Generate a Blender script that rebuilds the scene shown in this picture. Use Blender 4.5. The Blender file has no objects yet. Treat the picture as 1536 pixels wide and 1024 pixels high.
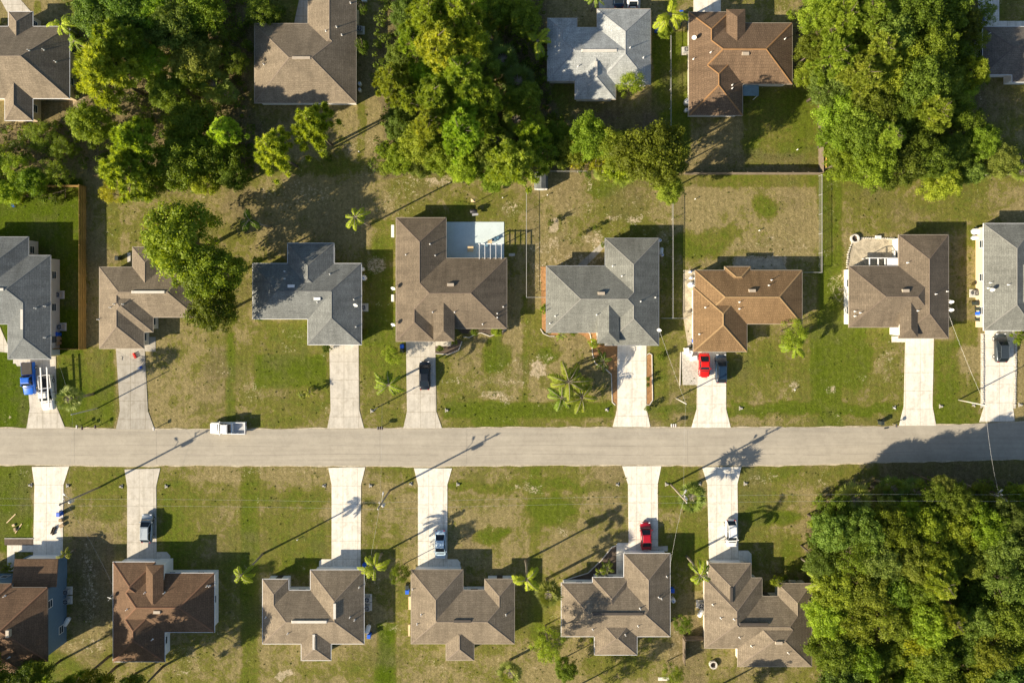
import bpy, bmesh, math, random
import numpy as np
from mathutils import Vector, Matrix
R = math.radians
SC = bpy.context.scene
# ---------------------------------------------------------------- camera, sky, sun, exposure
H_CAM = 114.0; F_PX = 1024.0; NX, NY = 768.0, 460.0
cam_d = bpy.data.cameras.new('camera'); cam = bpy.data.objects.new('camera', cam_d)
SC.collection.objects.link(cam); SC.camera = cam
cam.location = (0, 0, H_CAM); cam.rotation_euler = (0, 0, 0)
cam_d.sensor_width = 36; cam_d.lens = 24; cam_d.shift_y = -52/1536
cam_d.clip_start = 1; cam_d.clip_end = 3000
SUN_ELEV = 26.5; SH_DIR = Vector((0.886, 0.463, 0)).normalized()      # direction in which shadows fall
wd = bpy.data.worlds.new('World'); SC.world = wd; wd.use_nodes = True
nt = wd.node_tree; bg = nt.nodes['Background']
sky = nt.nodes.new('ShaderNodeTexSky'); sky.sky_type = 'NISHITA'; sky.sun_disc = False
sky.sun_elevation = R(SUN_ELEV)
sky.sun_rotation = math.atan2(-SH_DIR.x, -SH_DIR.y)                   # azimuth of the sun from +Y, clockwise
nt.links.new(sky.outputs[0], bg.inputs[0]); bg.inputs[1].default_value = 0.070
ld = bpy.data.lights.new('sun', 'SUN'); ld.energy = 5.0; ld.angle = R(0.5); ld.color = (1.0, 0.86, 0.66)
sun = bpy.data.objects.new('sun', ld); SC.collection.objects.link(sun)
e = R(SUN_ELEV)
sun.rotation_euler = Vector((SH_DIR.x*math.cos(e), SH_DIR.y*math.cos(e), -math.sin(e))).to_track_quat('-Z', 'Y').to_euler()
SC.view_settings.view_transform = 'Standard'; SC.view_settings.look = 'None'
SC.view_settings.exposure = 1.0; SC.view_settings.gamma = 1
SC.cycles.max_bounces = 6; SC.cycles.diffuse_bounces = 4; SC.cycles.transparent_max_bounces = 12
SC.cycles.caustics_reflective = False; SC.cycles.caustics_refractive = False

# ---------------------------------------------------------------- helpers
def W(px, py, z=0.0):
    k = (H_CAM - z)/F_PX
    return Vector(((px - NX)*k, (NY - py)*k, z))
col = SC.collection
def link(o, parent=None):
    col.objects.link(o)
    if parent is not None: o.parent = parent
    return o
def mk(name, verts, faces, mats, parent=None, smooth=False, mi=None):
    me = bpy.data.meshes.new(name); me.from_pydata([tuple(v) for v in verts], [], [tuple(f) for f in faces])
    for m in (mats if isinstance(mats, (list, tuple)) else [mats]): me.materials.append(m)
    if mi: me.polygons.foreach_set('material_index', mi)
    me.polygons.foreach_set('use_smooth', [bool(smooth)]*len(me.polygons))
    me.update()
    return link(bpy.data.objects.new(name, me), parent)
def tag(o, label=None, cat=None, group=None, kind=None):
    if label: o['label'] = label
    if cat: o['category'] = cat
    if group: o['group'] = group
    if kind: o['kind'] = kind
    return o
def empty(name, loc, rz=0.0, label=None, cat=None, group=None):
    o = bpy.data.objects.new(name, None); o.location = loc; o.rotation_euler = (0, 0, rz); o.empty_display_size = .3
    col.objects.link(o); return tag(o, label, cat, group)
class MB:
    def __init__(s): s.v = []; s.f = []
    def add(s, vs, fs):
        n = len(s.v); s.v += [tuple(v) for v in vs]; s.f += [tuple(i+n for i in f) for f in fs]; return s
    def box(s, c, size, rz=0.0, top=1.0):
        x, y, z = size[0]/2, size[1]/2, size[2]/2; cr, sr = math.cos(rz), math.sin(rz); vs = []
        for (a, b, d) in ((-1,-1,-1),(1,-1,-1),(1,1,-1),(-1,1,-1),(-1,-1,1),(1,-1,1),(1,1,1),(-1,1,1)):
            k = top if d > 0 else 1
            X, Y = a*x*k, b*y*k
            vs.append((c[0]+X*cr-Y*sr, c[1]+X*sr+Y*cr, c[2]+d*z))
        return s.add(vs, [(3,2,1,0),(4,5,6,7),(0,1,5,4),(1,2,6,5),(2,3,7,6),(3,0,4,7)])
    def tube(s, pts, rads, n=8, caps=True):
        pts = [Vector(p) for p in pts]
        if not isinstance(rads, (list, tuple)): rads = [rads]*len(pts)
        base = len(s.v); vs = []; fs = []
        for i, p in enumerate(pts):
            t = (pts[min(i+1, len(pts)-1)] - pts[max(i-1, 0)]).normalized()
            a = Vector((0, 0, 1)) if abs(t.z) < .9 else Vector((1, 0, 0))
            u = t.cross(a).normalized(); w = t.cross(u).normalized()
            for k in range(n):
                an = 2*math.pi*k/n; vs.append(p + (u*math.cos(an) + w*math.sin(an))*rads[i])
        for i in range(len(pts)-1):
            for k in range(n): fs.append((i*n+k, i*n+(k+1) % n, (i+1)*n+(k+1) % n, (i+1)*n+k))
        if caps: fs.append(tuple(range(n-1, -1, -1))); fs.append(tuple((len(pts)-1)*n+k for k in range(n)))
        return s.add(vs, fs)
    def lathe(s, c, prof, n=16):
        vs = []; fs = []
        for (r, z) in prof:
            for k in range(n): an = 2*math.pi*k/n; vs.append((c[0]+r*math.cos(an), c[1]+r*math.sin(an), c[2]+z))
        for i in range(len(prof)-1):
            for k in range(n): fs.append((i*n+k, i*n+(k+1) % n, (i+1)*n+(k+1) % n, (i+1)*n+k))
        fs.append(tuple(range(n-1, -1, -1))); fs.append(tuple((len(prof)-1)*n+k for k in range(n)))
        return s.add(vs, fs)
    def build(s, name, m, parent=None, smooth=False): return mk(name, s.v, s.f, m, parent, smooth)
def copy_tree(o, parent=None, keep=False):
    c = o.copy(); link(c, parent)
    for ch in o.children: copy_tree(ch, c)
    return c

# ---------------------------------------------------------------- materials
def srgb(r, g, b): return tuple((c/255/12.92 if c/255 <= .04045 else ((c/255+.055)/1.055)**2.4) for c in (r, g, b)) + (1,)
class N:
    def __init__(s, name):
        s.m = bpy.data.materials.new(name); s.m.use_nodes = True; s.t = s.m.node_tree; s.n = s.t.nodes; s.b = s.n['Principled BSDF']
        s.out = s.n['Material Output']
    def new(s, t, **kw):
        x = s.n.new(t)
        for k, v in kw.items(): setattr(x, k, v)
        return x
    def L(s, a, b): s.t.links.new(a, b)
    def coord(s, kind='Object'):
        return s.new('ShaderNodeTexCoord').outputs[kind]
    def noise(s, scale, detail=4, rough=.6, vec=None, dist=0):
        x = s.new('ShaderNodeTexNoise'); x.inputs['Scale'].default_value = scale; x.inputs['Detail'].default_value = detail
        x.inputs['Roughness'].default_value = rough; x.inputs['Distortion'].default_value = dist
        s.L(vec if vec is not None else s.coord(), x.inputs['Vector']); return x.outputs['Fac']
    def ramp(s, fac, stops):
        x = s.new('ShaderNodeValToRGB'); cr = x.color_ramp
        while len(cr.elements) < len(stops): cr.elements.new(.5)
        for el, (p, c) in zip(cr.elements, stops): el.position = p; el.color = c if len(c) == 4 else (*c, 1)
        s.L(fac, x.inputs[0]); return x.outputs[0]
    def mix(s, fac, a, b, mode='MIX'):
        x = s.new('ShaderNodeMix', data_type='RGBA', blend_type=mode)
        for v, i in ((fac, 0), (a, 6), (b, 7)):
            if hasattr(v, 'is_linked') or hasattr(v, 'links'): s.L(v, x.inputs[i])
            else: x.inputs[i].default_value = v if i == 0 or len(v) == 4 else (*v, 1)
        return x.outputs[2]
    def math(s, op, a, b=0.0, clamp=False):
        x = s.new('ShaderNodeMath', operation=op); x.use_clamp = clamp
        for v, i in ((a, 0), (b, 1)):
            if hasattr(v, 'links'): s.L(v, x.inputs[i])
            else: x.inputs[i].default_value = v
        return x.outputs[0]
    def bump(s, h, strength=.3, dist=.05):
        x = s.new('ShaderNodeBump'); x.inputs['Strength'].default_value = strength; x.inputs['Distance'].default_value = dist
        s.L(h, x.inputs['Height']); s.L(x.outputs[0], s.b.inputs['Normal'])
    def color(s, c):
        if hasattr(c, 'links'): s.L(c, s.b.inputs['Base Color'])
        else: s.b.inputs['Base Color'].default_value = c if len(c) == 4 else (*c, 1)
def mat(name, c, rough=.7, metal=0.0, var=.15, scale=1.5, fine=12.0, bump=0.0, coat=0.0, spec=.4):
    s = N(name); c = tuple(c[:3])
    if var > 0:
        n1 = s.noise(scale, 5, .65); n2 = s.noise(fine, 3, .7)
        k = s.math('ADD', s.math('MULTIPLY', n1, .6), s.math('MULTIPLY', n2, .4))
        lo = tuple(x*(1-var*1.6) for x in c); hi = tuple(min(1, x*(1+var*1.6)) for x in c)
        s.color(s.ramp(k, [(.25, lo), (.75, hi)]))
        if bump: s.bump(n2, bump, .03)
    else: s.color(c)
    s.b.inputs['Roughness'].default_value = rough; s.b.inputs['Metallic'].default_value = metal
    s.b.inputs['Coat Weight'].default_value = coat; s.b.inputs['Specular IOR Level'].default_value = spec
    return s.m
M = {}
M['wall_cream'] = mat('cream_stucco', (.62,.57,.47), .85, var=.06)
M['wall_white'] = mat('white_stucco', (.78,.77,.73), .85, var=.05)
M['wall_tan'] = mat('tan_stucco', (.62,.5,.33), .85, var=.06)
M['wall_blue'] = mat('blue_siding', (.10,.17,.24), .8, var=.08)
M['wall_grey'] = mat('grey_stucco', (.5,.52,.52), .85, var=.06)
M['white_trim'] = mat('white_trim', (.78,.78,.76), .5, var=.05)
M['dark_trim'] = mat('dark_trim', (.07,.06,.05), .6, var=.1)
M['tan_trim'] = mat('tan_trim', (.42,.36,.28), .6, var=.1)
M['grey_metal'] = mat('grey_metal', (.42,.43,.43), .45, .3, var=.12)
M['pale_metal'] = mat('galvanised_steel', (.55,.55,.53), .45, .4, var=.1)
M['dark_metal'] = mat('dark_metal', (.05,.05,.055), .5, .3, var=.1)
M['glass'] = mat('window_glass', (.03,.045,.06), .08, 0, var=0, spec=.8)
M['car_glass'] = mat('car_window_glass', (.012,.018,.024), .12, 0, var=0, spec=.35)
M['shadow_blue'] = mat('shadow_blue_cloth', (.10,.21,.30), .8, var=.1)  # muted blue paints the patio's bluish shadow marks into the furniture
M['rubber'] = mat('tyre_rubber', (.02,.02,.02), .85, var=.1)
M['white_plastic'] = mat('white_plastic', (.8,.8,.77), .4, var=.04)
M['blue_plastic'] = mat('blue_plastic', (.02,.12,.62), .5, var=.06)
M['dark_plastic'] = mat('dark_green_plastic', (.03,.04,.035), .5, var=.1)
M['red_plastic'] = mat('red_plastic', (.65,.02,.015), .4, var=.05)
M['pole_wood'] = mat('weathered_pole_wood', (.34,.29,.22), .9, var=.25, fine=6)
M['concrete_pole'] = mat('pale_concrete', (.6,.57,.5), .85, var=.12)
M['cedar'] = mat('orange_cedar_boards', (.31,.20,.06), .85, var=.2, scale=.8, fine=5)
M['old_wood'] = mat('weathered_fence_boards', (.2,.16,.115), .9, var=.3, scale=.8, fine=5)
M['lumber'] = mat('raw_lumber', (.62,.47,.27), .8, var=.1)
M['cardboard'] = mat('cardboard', (.38,.28,.17), .9, var=.1)
M['bark'] = mat('bark', (.12,.095,.07), .95, var=.35, fine=8, bump=.4)
M['palm_bark'] = mat('palm_bark', (.3,.26,.2), .95, var=.25, fine=5)
M['mulch'] = mat('orange_mulch', (.33,.18,.075), .95, var=.4, scale=2, fine=9, bump=.5)
M['dark_mulch'] = mat('dark_mulch', (.10,.075,.055), .95, var=.4, scale=2, fine=9, bump=.5)
M['gravel_white'] = mat('white_gravel', (.5,.47,.4), .9, var=.4, scale=3, fine=10, bump=.6)
M['sand'] = mat('sandy_gravel', (.43,.375,.27), .95, var=.45, scale=.9, fine=4, bump=.5)
M['pipe'] = mat('weathered_concrete_pipe', (.38,.36,.31), .9, var=.2)
M['edging'] = mat('pale_edging', (.5,.47,.41), .85, var=.25)
M['red_tail'] = mat('tail_lamp_lens', (.35,.01,.01), .2, var=0)
M['lamp_lens'] = mat('lamp_lens', (.7,.72,.75), .15, var=0)
M['patio'] = mat('painted_patio_slab', (.56,.65,.66), .8, var=.08, scale=.5, fine=4)

def shingles(name, c, mode='shingle', ridge=None):
    """asphalt shingles or barrel tiles: courses follow the slope, from the surface normal"""
    s = N(name); c = tuple(c)
    geo = s.new('ShaderNodeNewGeometry'); sep = s.new('ShaderNodeSeparateXYZ'); s.L(geo.outputs['True Normal'], sep.inputs[0])
    pos = s.new('ShaderNodeSeparateXYZ'); s.L(geo.outputs['Position'], pos.inputs[0])
    isx = s.math('GREATER_THAN', s.math('ABSOLUTE', sep.outputs[0]), s.math('ABSOLUTE', sep.outputs[1]))
    inv = s.math('SUBTRACT', 1.0, isx)
    along = s.math('ADD', s.math('MULTIPLY', pos.outputs[1], isx), s.math('MULTIPLY', pos.outputs[0], inv))   # along the eave
    down = s.math('ADD', s.math('MULTIPLY', pos.outputs[0], isx), s.math('MULTIPLY', pos.outputs[1], inv))    # down the slope
    cv = s.new('ShaderNodeCombineXYZ'); s.L(along, cv.inputs[0]); s.L(down, cv.inputs[1])
    big = s.noise(.22, 4, .6, cv.outputs[0], .4)
    br = s.new('ShaderNodeTexBrick'); s.L(cv.outputs[0], br.inputs['Vector']); br.offset = .5
    tile = mode == 'tile'
    br.inputs['Scale'].default_value = 1; br.inputs['Brick Width'].default_value = .34 if tile else .9
    br.inputs['Row Height'].default_value = .42 if tile else .3
    br.inputs['Mortar Size'].default_value = .06 if tile else .035; br.inputs['Mortar Smooth'].default_value = .6
    br.inputs['Bias'].default_value = 0
    v = .1 if tile else .1
    br.inputs['Color1'].default_value = (1-v, 1-v, 1-v, 1); br.inputs['Color2'].default_value = (1+v, 1+v, 1+v, 1)
    k = .78 if tile else .78; br.inputs['Mortar'].default_value = (k, k, k, 1)
    lo = tuple(x*.84 for x in c); hi = tuple(x*1.14 for x in c)
    base = s.ramp(big, [(.3, lo), (.7, hi)])
    # dark streaks running down the slope, and fine granules
    st = s.new('ShaderNodeMapping'); st.inputs['Scale'].default_value = (1.1, .14, 1); s.L(cv.outputs[0], st.inputs[0])
    streak = s.noise(1.0, 3, .6, st.outputs[0])
    base = s.mix(.55, base, s.ramp(streak, [(.3, (.62,.62,.62)), (.62, (1.08,1.08,1.08))]), 'MULTIPLY')
    base = s.mix(1.0, base, br.outputs[0], 'MULTIPLY')
    fine = s.noise(5.5, 3, .8, cv.outputs[0])
    base = s.mix(.8, base, s.ramp(fine, [(.34, (.62,.62,.62)), (.66, (1.38,1.38,1.38))]), 'MULTIPLY')
    s.color(base); s.b.inputs['Roughness'].default_value = .9; s.b.inputs['Specular IOR Level'].default_value = .2
    s.bump(s.math('ADD', br.outputs['Fac'], s.math('MULTIPLY', fine, -.5)), -.35 if tile else -.25, .05)
    return s.m
ROOF = {'brown': shingles('brown_shingles', (.172,.138,.097)), 'tan': shingles('tan_brown_shingles', (.225,.184,.130)),
        'grey': shingles('grey_shingles', (.185,.195,.185)), 'bluegrey': shingles('slate_grey_shingles', (.165,.178,.175)),
        'greygreen': shingles('green_grey_shingles', (.20,.205,.18)), 'pale': shingles('pale_grey_shingles', (.38,.40,.39)),
        'tile': shingles('orange_brown_tiles', (.235,.15,.075), 'tile'), 'redtile': shingles('red_brown_shingles', (.158,.098,.058), 'shingle'),
        'dark': shingles('dark_brown_shingles', (.165,.145,.12)), 'tiledark': shingles('dark_orange_tiles', (.185,.125,.078), 'tile')}
def cmul(c, k): return tuple(min(1, x*k) for x in c)
RIDGE = {'brown': mat('brown_ridge_caps', (.17,.13,.095), .9, var=.1), 'tan': mat('tan_ridge_caps', (.225,.18,.135), .9, var=.1),
         'grey': mat('grey_ridge_caps', (.15,.155,.15), .9, var=.1), 'bluegrey': mat('slate_ridge_caps', (.12,.135,.14), .9, var=.1),
         'greygreen': mat('pale_ridge_caps', (.24,.235,.21), .9, var=.1), 'pale': mat('grey_ridge_strips', (.30,.31,.31), .8, var=.1),
         'tile': mat('orange_ridge_tiles', (.32,.21,.10), .9, var=.15), 'redtile': mat('red_ridge_caps', (.19,.10,.055), .9, var=.1),
         'dark': mat('dark_ridge_caps', (.12,.10,.09), .9, var=.1), 'tiledark': mat('orange_ridge_caps', (.30,.165,.07), .9, var=.15)}
def concrete(name, c, w=2.45, row=3.05):
    s = N(name); v = s.coord()
    br = s.new('ShaderNodeTexBrick'); s.L(v, br.inputs['Vector']); br.offset = 0
    br.inputs['Scale'].default_value = 1; br.inputs['Brick Width'].default_value = w; br.inputs['Row Height'].default_value = row
    br.inputs['Mortar Size'].default_value = .05; br.inputs['Mortar Smooth'].default_value = .4
    br.inputs['Color1'].default_value = (.97,.97,.97,1); br.inputs['Color2'].default_value = (1.03,1.03,1.03,1); br.inputs['Mortar'].default_value = (.72,.70,.66,1)
    n = s.noise(.45, 6, .65); st = s.noise(1.6, 5, .75, dist=.8); f = s.noise(14, 2, .7)
    base = s.ramp(n, [(.3, cmul(c, .86)), (.7, cmul(c, 1.08))])
    base = s.mix(.5, base, s.ramp(st, [(.34, (.60,.56,.50)), (.52, (1,1,1))]), 'MULTIPLY')
    tm = s.new('ShaderNodeMapping'); tm.inputs['Scale'].default_value = (1.5, .12, 1); s.L(v, tm.inputs[0])
    base = s.mix(.6, base, s.ramp(s.noise(1, 4, .6, tm.outputs[0]), [(.34, (.78,.77,.74)), (.55, (1.03,1.03,1.03))]), 'MULTIPLY')
    base = s.mix(1, base, br.outputs[0], 'MULTIPLY'); base = s.mix(.4, base, s.ramp(f, [(.3, (.88,.88,.88)), (.7, (1.1,1.1,1.1))]), 'MULTIPLY')
    s.color(base); s.b.inputs['Roughness'].default_value = .9; s.b.inputs['Specular IOR Level'].default_value = .25
    return s.m
M['concrete_new'] = concrete('pale_new_concrete', (.76,.72,.63))
M['concrete_old'] = concrete('worn_grey_concrete', (.40,.375,.32))
M['concrete_mid'] = concrete('stained_tan_concrete', (.56,.525,.45))
def leafmat(name, c, c2, trans=.35):
    s = N(name); at = s.new('ShaderNodeAttribute', attribute_name='tone'); oi = s.new('ShaderNodeObjectInfo')
    k = s.math('ADD', at.outputs['Fac'], s.math('MULTIPLY', s.math('SUBTRACT', oi.outputs['Random'], .5), .6), True)
    base = s.ramp(k, [(0.0, cmul(c, .62)), (.5, c), (1.0, c2)])
    base = s.mix(1.0, base, oi.outputs['Color'], 'MULTIPLY')
    s.color(base); s.b.inputs['Roughness'].default_value = .55; s.b.inputs['Specular IOR Level'].default_value = .25
    tr = s.new('ShaderNodeBsdfTranslucent'); s.L(s.mix(1.0, base, (1.25, 1.15, .45, 1), 'MULTIPLY'), tr.inputs[0])
    mx = s.new('ShaderNodeMixShader'); mx.inputs[0].default_value = trans
    s.L(s.b.outputs[0], mx.inputs[1]); s.L(tr.outputs[0], mx.inputs[2]); s.L(mx.outputs[0], s.out.inputs[0])
    return s.m
M['leaf_oak'] = leafmat('oak_leaves', (.172,.238,.020), (.305,.378,.040), .5)
M['leaf_pine'] = leafmat('pine_needles', (.20,.27,.032), (.345,.41,.06), .5)
M['leaf_palm'] = leafmat('palm_leaflets', (.19,.27,.02), (.36,.42,.04))
M['leaf_fan'] = leafmat('fan_palm_leaves', (.20,.26,.045), (.36,.40,.10))
M['leaf_shrub'] = leafmat('shrub_leaves', (.15,.22,.018), (.30,.38,.035), .45)
M['leaf_dry'] = leafmat('brown_dry_leaves', (.16,.11,.05), (.25,.17,.07), .15)
# ================================================================ ground
rng = np.random.default_rng(7)
def vnoise(X, Y, cell, seed, octaves=3):
    out = np.zeros_like(X); amp = 1; tot = 0; r = np.random.default_rng(seed)
    for o in range(octaves):
        c = cell/2**o; lat = r.random((256, 256))
        gx = X/c + 100.3; gy = Y/c + 100.7
        ix = np.floor(gx).astype(int); iy = np.floor(gy).astype(int); fx = gx-ix; fy = gy-iy
        fx = fx*fx*(3-2*fx); fy = fy*fy*(3-2*fy)
        a = lat[ix % 256, iy % 256]; b = lat[(ix+1) % 256, iy % 256]; c2 = lat[ix % 256, (iy+1) % 256]; d = lat[(ix+1) % 256, (iy+1) % 256]
        out += amp*((a*(1-fx)+b*fx)*(1-fy) + (c2*(1-fx)+d*fx)*fy); tot += amp; amp *= .55
    return out/tot
# spread of green, bare sand, brown litter and lushness, where they lie on the plots (photo coordinates of the ground plane)
G, S, B, U = 0, 1, 2, 3
PATCH = [
 # lush watered lawn of the left plot and strips
 ('r', -200,268,124,530, G,.75), ('r', -200,268,124,530, U,.8), ('r', -200,530,44,642, G,.8), ('r', -200,530,44,642, U,1.0),
 ('r', 86,520,172,642, G,.5), ('r', 92,540,130,640, U,.4), ('e', 140,600,30,30, U,.3), ('r', -200,699,48,826, G,.55), ('r', -200,720,46,826, U,.45),
 ('r', 108,700,186,780, G,.2), ('r', 245,722,490,860, G,.28), ('r', 362,700,388,1030, G,.4), ('r', 364,700,380,1030, U,.25),
 ('e', 460,745,90,14, G,.35), ('e', 420,700,70,10, S,.25), ('e', 350,712,40,10, S,.25),
 ('r', 383,533,488,581, G,.65), ('r', 388,537,486,566, U,.35), ('r', 340,500,352,640, G,.55), ('r', 300,600,490,640, G,.15), ('r', 400,484,462,530, G,.25),
 ('e', 325,550,18,34, S,.2), ('e', 325,550,16,30, B,.35), ('e', 378,590,18,20, S,.3), ('e', 430,520,16,10, S,.3), ('e', 436,498,20,8, S,.25),
 ('r', 545,520,600,640, G,.15), ('r', 548,400,592,520, G,.35), ('e', 562,395,14,14, S,.6), 
 ('r', 666,603,920,625, G,.75), ('r', 670,608,880,622, U,.3), ('e', 738,632,34,8, G,.7), ('e', 742,525,17,34, G,.65), ('e', 745,530,14,26, U,.3),  # roadside ditch strip: green grass, with the swale's shade painted in as deeper green
 ('e', 745,596,22,6, S,.6), ('e', 765,560,26,30, S,.25), ('e', 690,573,110,6, S,.22), ('e', 700,525,26,34, B,.22), ('r', 783,440,792,600, G,.4),
 ('e', 804,556,14,13, S,.75), ('e', 808,540,20,8, S,.3), ('e', 820,590,16,20, S,.2), ('e', 822,535,14,10, G,.6), ('r', 790,465,830,545, G,.3),
 ('r', 975,520,1002,630, G,.35), ('r', 1020,528,1036,570, B,.25), ('r', 1000,480,1040,640, B,.12),
 ('e', 1165,612,220,9, G,.7), ('e', 1165,616,200,6, U,.3), ('r', 1217,500,1245,615, G,.75), ('r', 1222,520,1240,600, U,.35), ('e', 1280,545,30,46, G,.45),  # long ditch ellipses: grass green that also stands in for swale shade
 ('e', 1262,498,40,12, G,.75), ('e', 1330,540,12,34, S,.22), ('e', 1242,585,12,8, S,.55), ('e', 1191,583,10,10, S,.4), ('r', 1100,540,1215,600, G,.15),
 ('e', 1300,570,70,6, S,.18), ('r', 1404,512,1440,640, G,.45), ('r', 1440,560,1470,640, G,.25), ('r', 1100,625,1350,640, B,.12), ('r', 1320,610,1350,640, S,.15),
 # back yards
 ('r', 155,270,320,380, S,.10), ('r', 160,300,180,380, G,.25), ('e', 250,282,40,16, B,.3), ('e', 360,300,30,25, B,.45), ('e', 440,290,60,20, S,.2),
 ('r', 395,262,600,330, S,.08), ('e', 600,300,40,26, S,.25), ('e', 640,272,60,8, S,.3), ('r', 556,330,592,390, G,.45),
 ('e', 690,270,60,8, S,.3), ('r', 690,290,790,380, G,.1), ('e', 765,315,14,16, S,.35), ('r', 668,300,700,332, G,.2),
 ('r', 793,262,1003,400, S,.16), ('e', 828,337,10,9, S,.9), ('e', 915,322,14,6, S,.5), ('e', 950,330,14,8, S,.5), ('e', 890,360,14,7, S,.4), ('e', 820,370,24,10, S,.3),
 ('e', 935,305,30,30, B,.25), ('e', 905,280,30,15, G,.4), ('r', 800,395,820,440, S,.35), ('e', 870,392,50,10, S,.3),
 ('r', 1008,260,1228,280, G,.5), ('e', 1145,310,18,16, G,.5), ('e', 1100,345,22,12, G,.4), ('e', 1050,365,50,24, G,.45), ('e', 1160,370,60,18, S,.25), ('e', 1160,370,50,14, B,.2),
 ('r', 1100,384,1178,402, S,.95), ('r', 1178,384,1232,402, S,.15), ('r', 1229,258,1262,640, G,.55), ('r', 1231,262,1246,420, U,.3), ('r', 1250,262,1480,350, G,.22), ('e', 1305,290,16,16, B,.25),
 ('e', 1262,430,16,26, S,.4), ('r', 1262,355,1350,405, S,.2), ('e', 1440,290,50,30, S,.1), ('e', 1420,270,40,26, B,.2),
 ('r', 1448,338,1478,370, G,.3), ('r', 1430,480,1466,520, G,.45),
 # row of yards behind the far houses
 ('r', 980,50,1034,240, G,.7), ('r', 1006,70,1034,140, U,.45), ('e', 965,150,60,30, G,.1), ('e', 940,185,60,22, B,.55), ('e', 900,160,50,20, B,.3), ('e', 980,170,16,30, B,.3),
 ('r', 1115,130,1225,250, G,.5), ('e', 1160,225,60,16, G,.2), ('e', 1150,240,70,10, B,.3), ('e', 1068,215,30,30, B,.2), ('r', 1180,40,1200,130, B,.5), ('e', 1176,12,18,12, S,.2),
 ('e', 118,35,40,40, B,.4), ('r', 103,75,130,170, S,.55), ('r', 103,75,130,170, B,.25), ('e', 80,180,70,30, B,.4), ('r', 50,0,62,22, G,.5),
 ('r', 535,20,572,140, B,.35), ('e', 400,100,60,150, B,.2), ('e', 545,225,45,40, S,.12), ('r', 536,150,548,240, G,.4), ('r', 300,240,560,262, G,.25), ('e', 405,5,40,16, U,.3), ('r', 375,0,460,36, G,.5),
 ('e', 760,20,40,40, B,.6), ('r', 770,0,860,120, B,.2), ('e', 1490,130,50,60, B,.35), ('e', 1500,240,40,20, S,.2), ('e', 1515,15,40,30, G,.3),
 # south plots
 ('e', 800,730,200,8, G,.35), ('r', 795,700,812,960, G,.3), ('e', 830,765,34,22, G,.7), ('e', 735,803,24,12, G,.65), ('e', 740,800,18,8, U,.3), ('e', 790,733,24,6, S,.45), ('e', 720,770,60,34, S,.10),  # southern ditch ellipse: its green includes the painted shade of the swale
 ('e', 845,792,12,8, S,.4), ('e', 880,800,40,30, B,.15), ('e', 705,810,12,20, B,.4), ('r', 552,700,622,725, G,.35), ('r', 548,740,580,830, G,.2), ('e', 600,800,20,40, G,.2),
 ('r', 990,700,1050,760, G,.45), ('r', 990,760,1060,840, G,.15), ('e', 1150,775,50,12, G,.8), ('e', 1150,775,44,8, U,.35), ('e', 1235,740,20,40, S,.18), ('e', 1160,815,40,26, S,.12), ('e', 1190,830,22,24, G,.45),
 ('e', 1130,716,34,6, S,.3), ('r', 1110,700,1320,722, G,.2), ('r', 1320,690,1560,728, B,.55), ('e', 1236,745,10,20, B,.3),
 ('r', 108,800,170,930, B,.45), ('e', 135,880,12,60, S,.4), ('e', 115,965,40,18, S,.3), ('e', 60,1000,70,26, G,.45), ('r', 330,840,372,1030, G,.1), ('e', 340,965,24,30, B,.2), ('e', 250,990,50,34, S,.2),
 ('e', 470,1000,100,16, G,.1), ('r', 566,936,592,1030, G,.95), ('r', 569,945,588,1030, U,.9), ('e', 545,850,40,60, S,.1), ('e', 590,940,14,10, S,.35), ('e', 700,1000,80,20, S,.12), ('e', 770,985,40,30, S,.15),
 ('e', 425,1012,16,10, S,.75), ('r', 1005,925,1056,1030, B,.45), ('e', 1030,940,16,20, G,.3), ('e', 1016,960,8,50, S,.3), ('r', 1060,975,1110,1030, G,.15), ('e', 1130,1015,60,14, B,.2), ('e', 920,1000,60,24, G,.3),
]
FOREST = [  # wooded plots: brown leaf litter
 [(104,-40),(380,-40),(384,60),(372,160),(395,200),(380,262),(300,258),(230,292),(150,262),(120,240),(-40,250),(-40,205),(110,180),(125,130),(112,60)],
 [(575,-40),(820,-40),(815,60),(830,150),(850,195),(1020,220),(1022,256),(780,262),(560,262),(575,170),(560,120)],
 [(1200,-40),(1476,-40),(1470,100),(1480,200),(1540,240),(1540,264),(1240,258),(1226,140),(1206,100)],
 [(1216,775),(1250,728),(1320,718),(1600,722),(1600,1100),(1222,1100)],
]
def inpoly(X, Y, P):
    c = np.zeros(X.shape, bool); n = len(P)
    for i in range(n):
        x1, y1 = P[i]; x2, y2 = P[(i+1) % n]
        if y1 == y2: continue
        t = ((y1 > Y) != (y2 > Y)) & (X < (x2-x1)*(Y-y1)/(y2-y1)+x1); c ^= t
    return c
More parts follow.
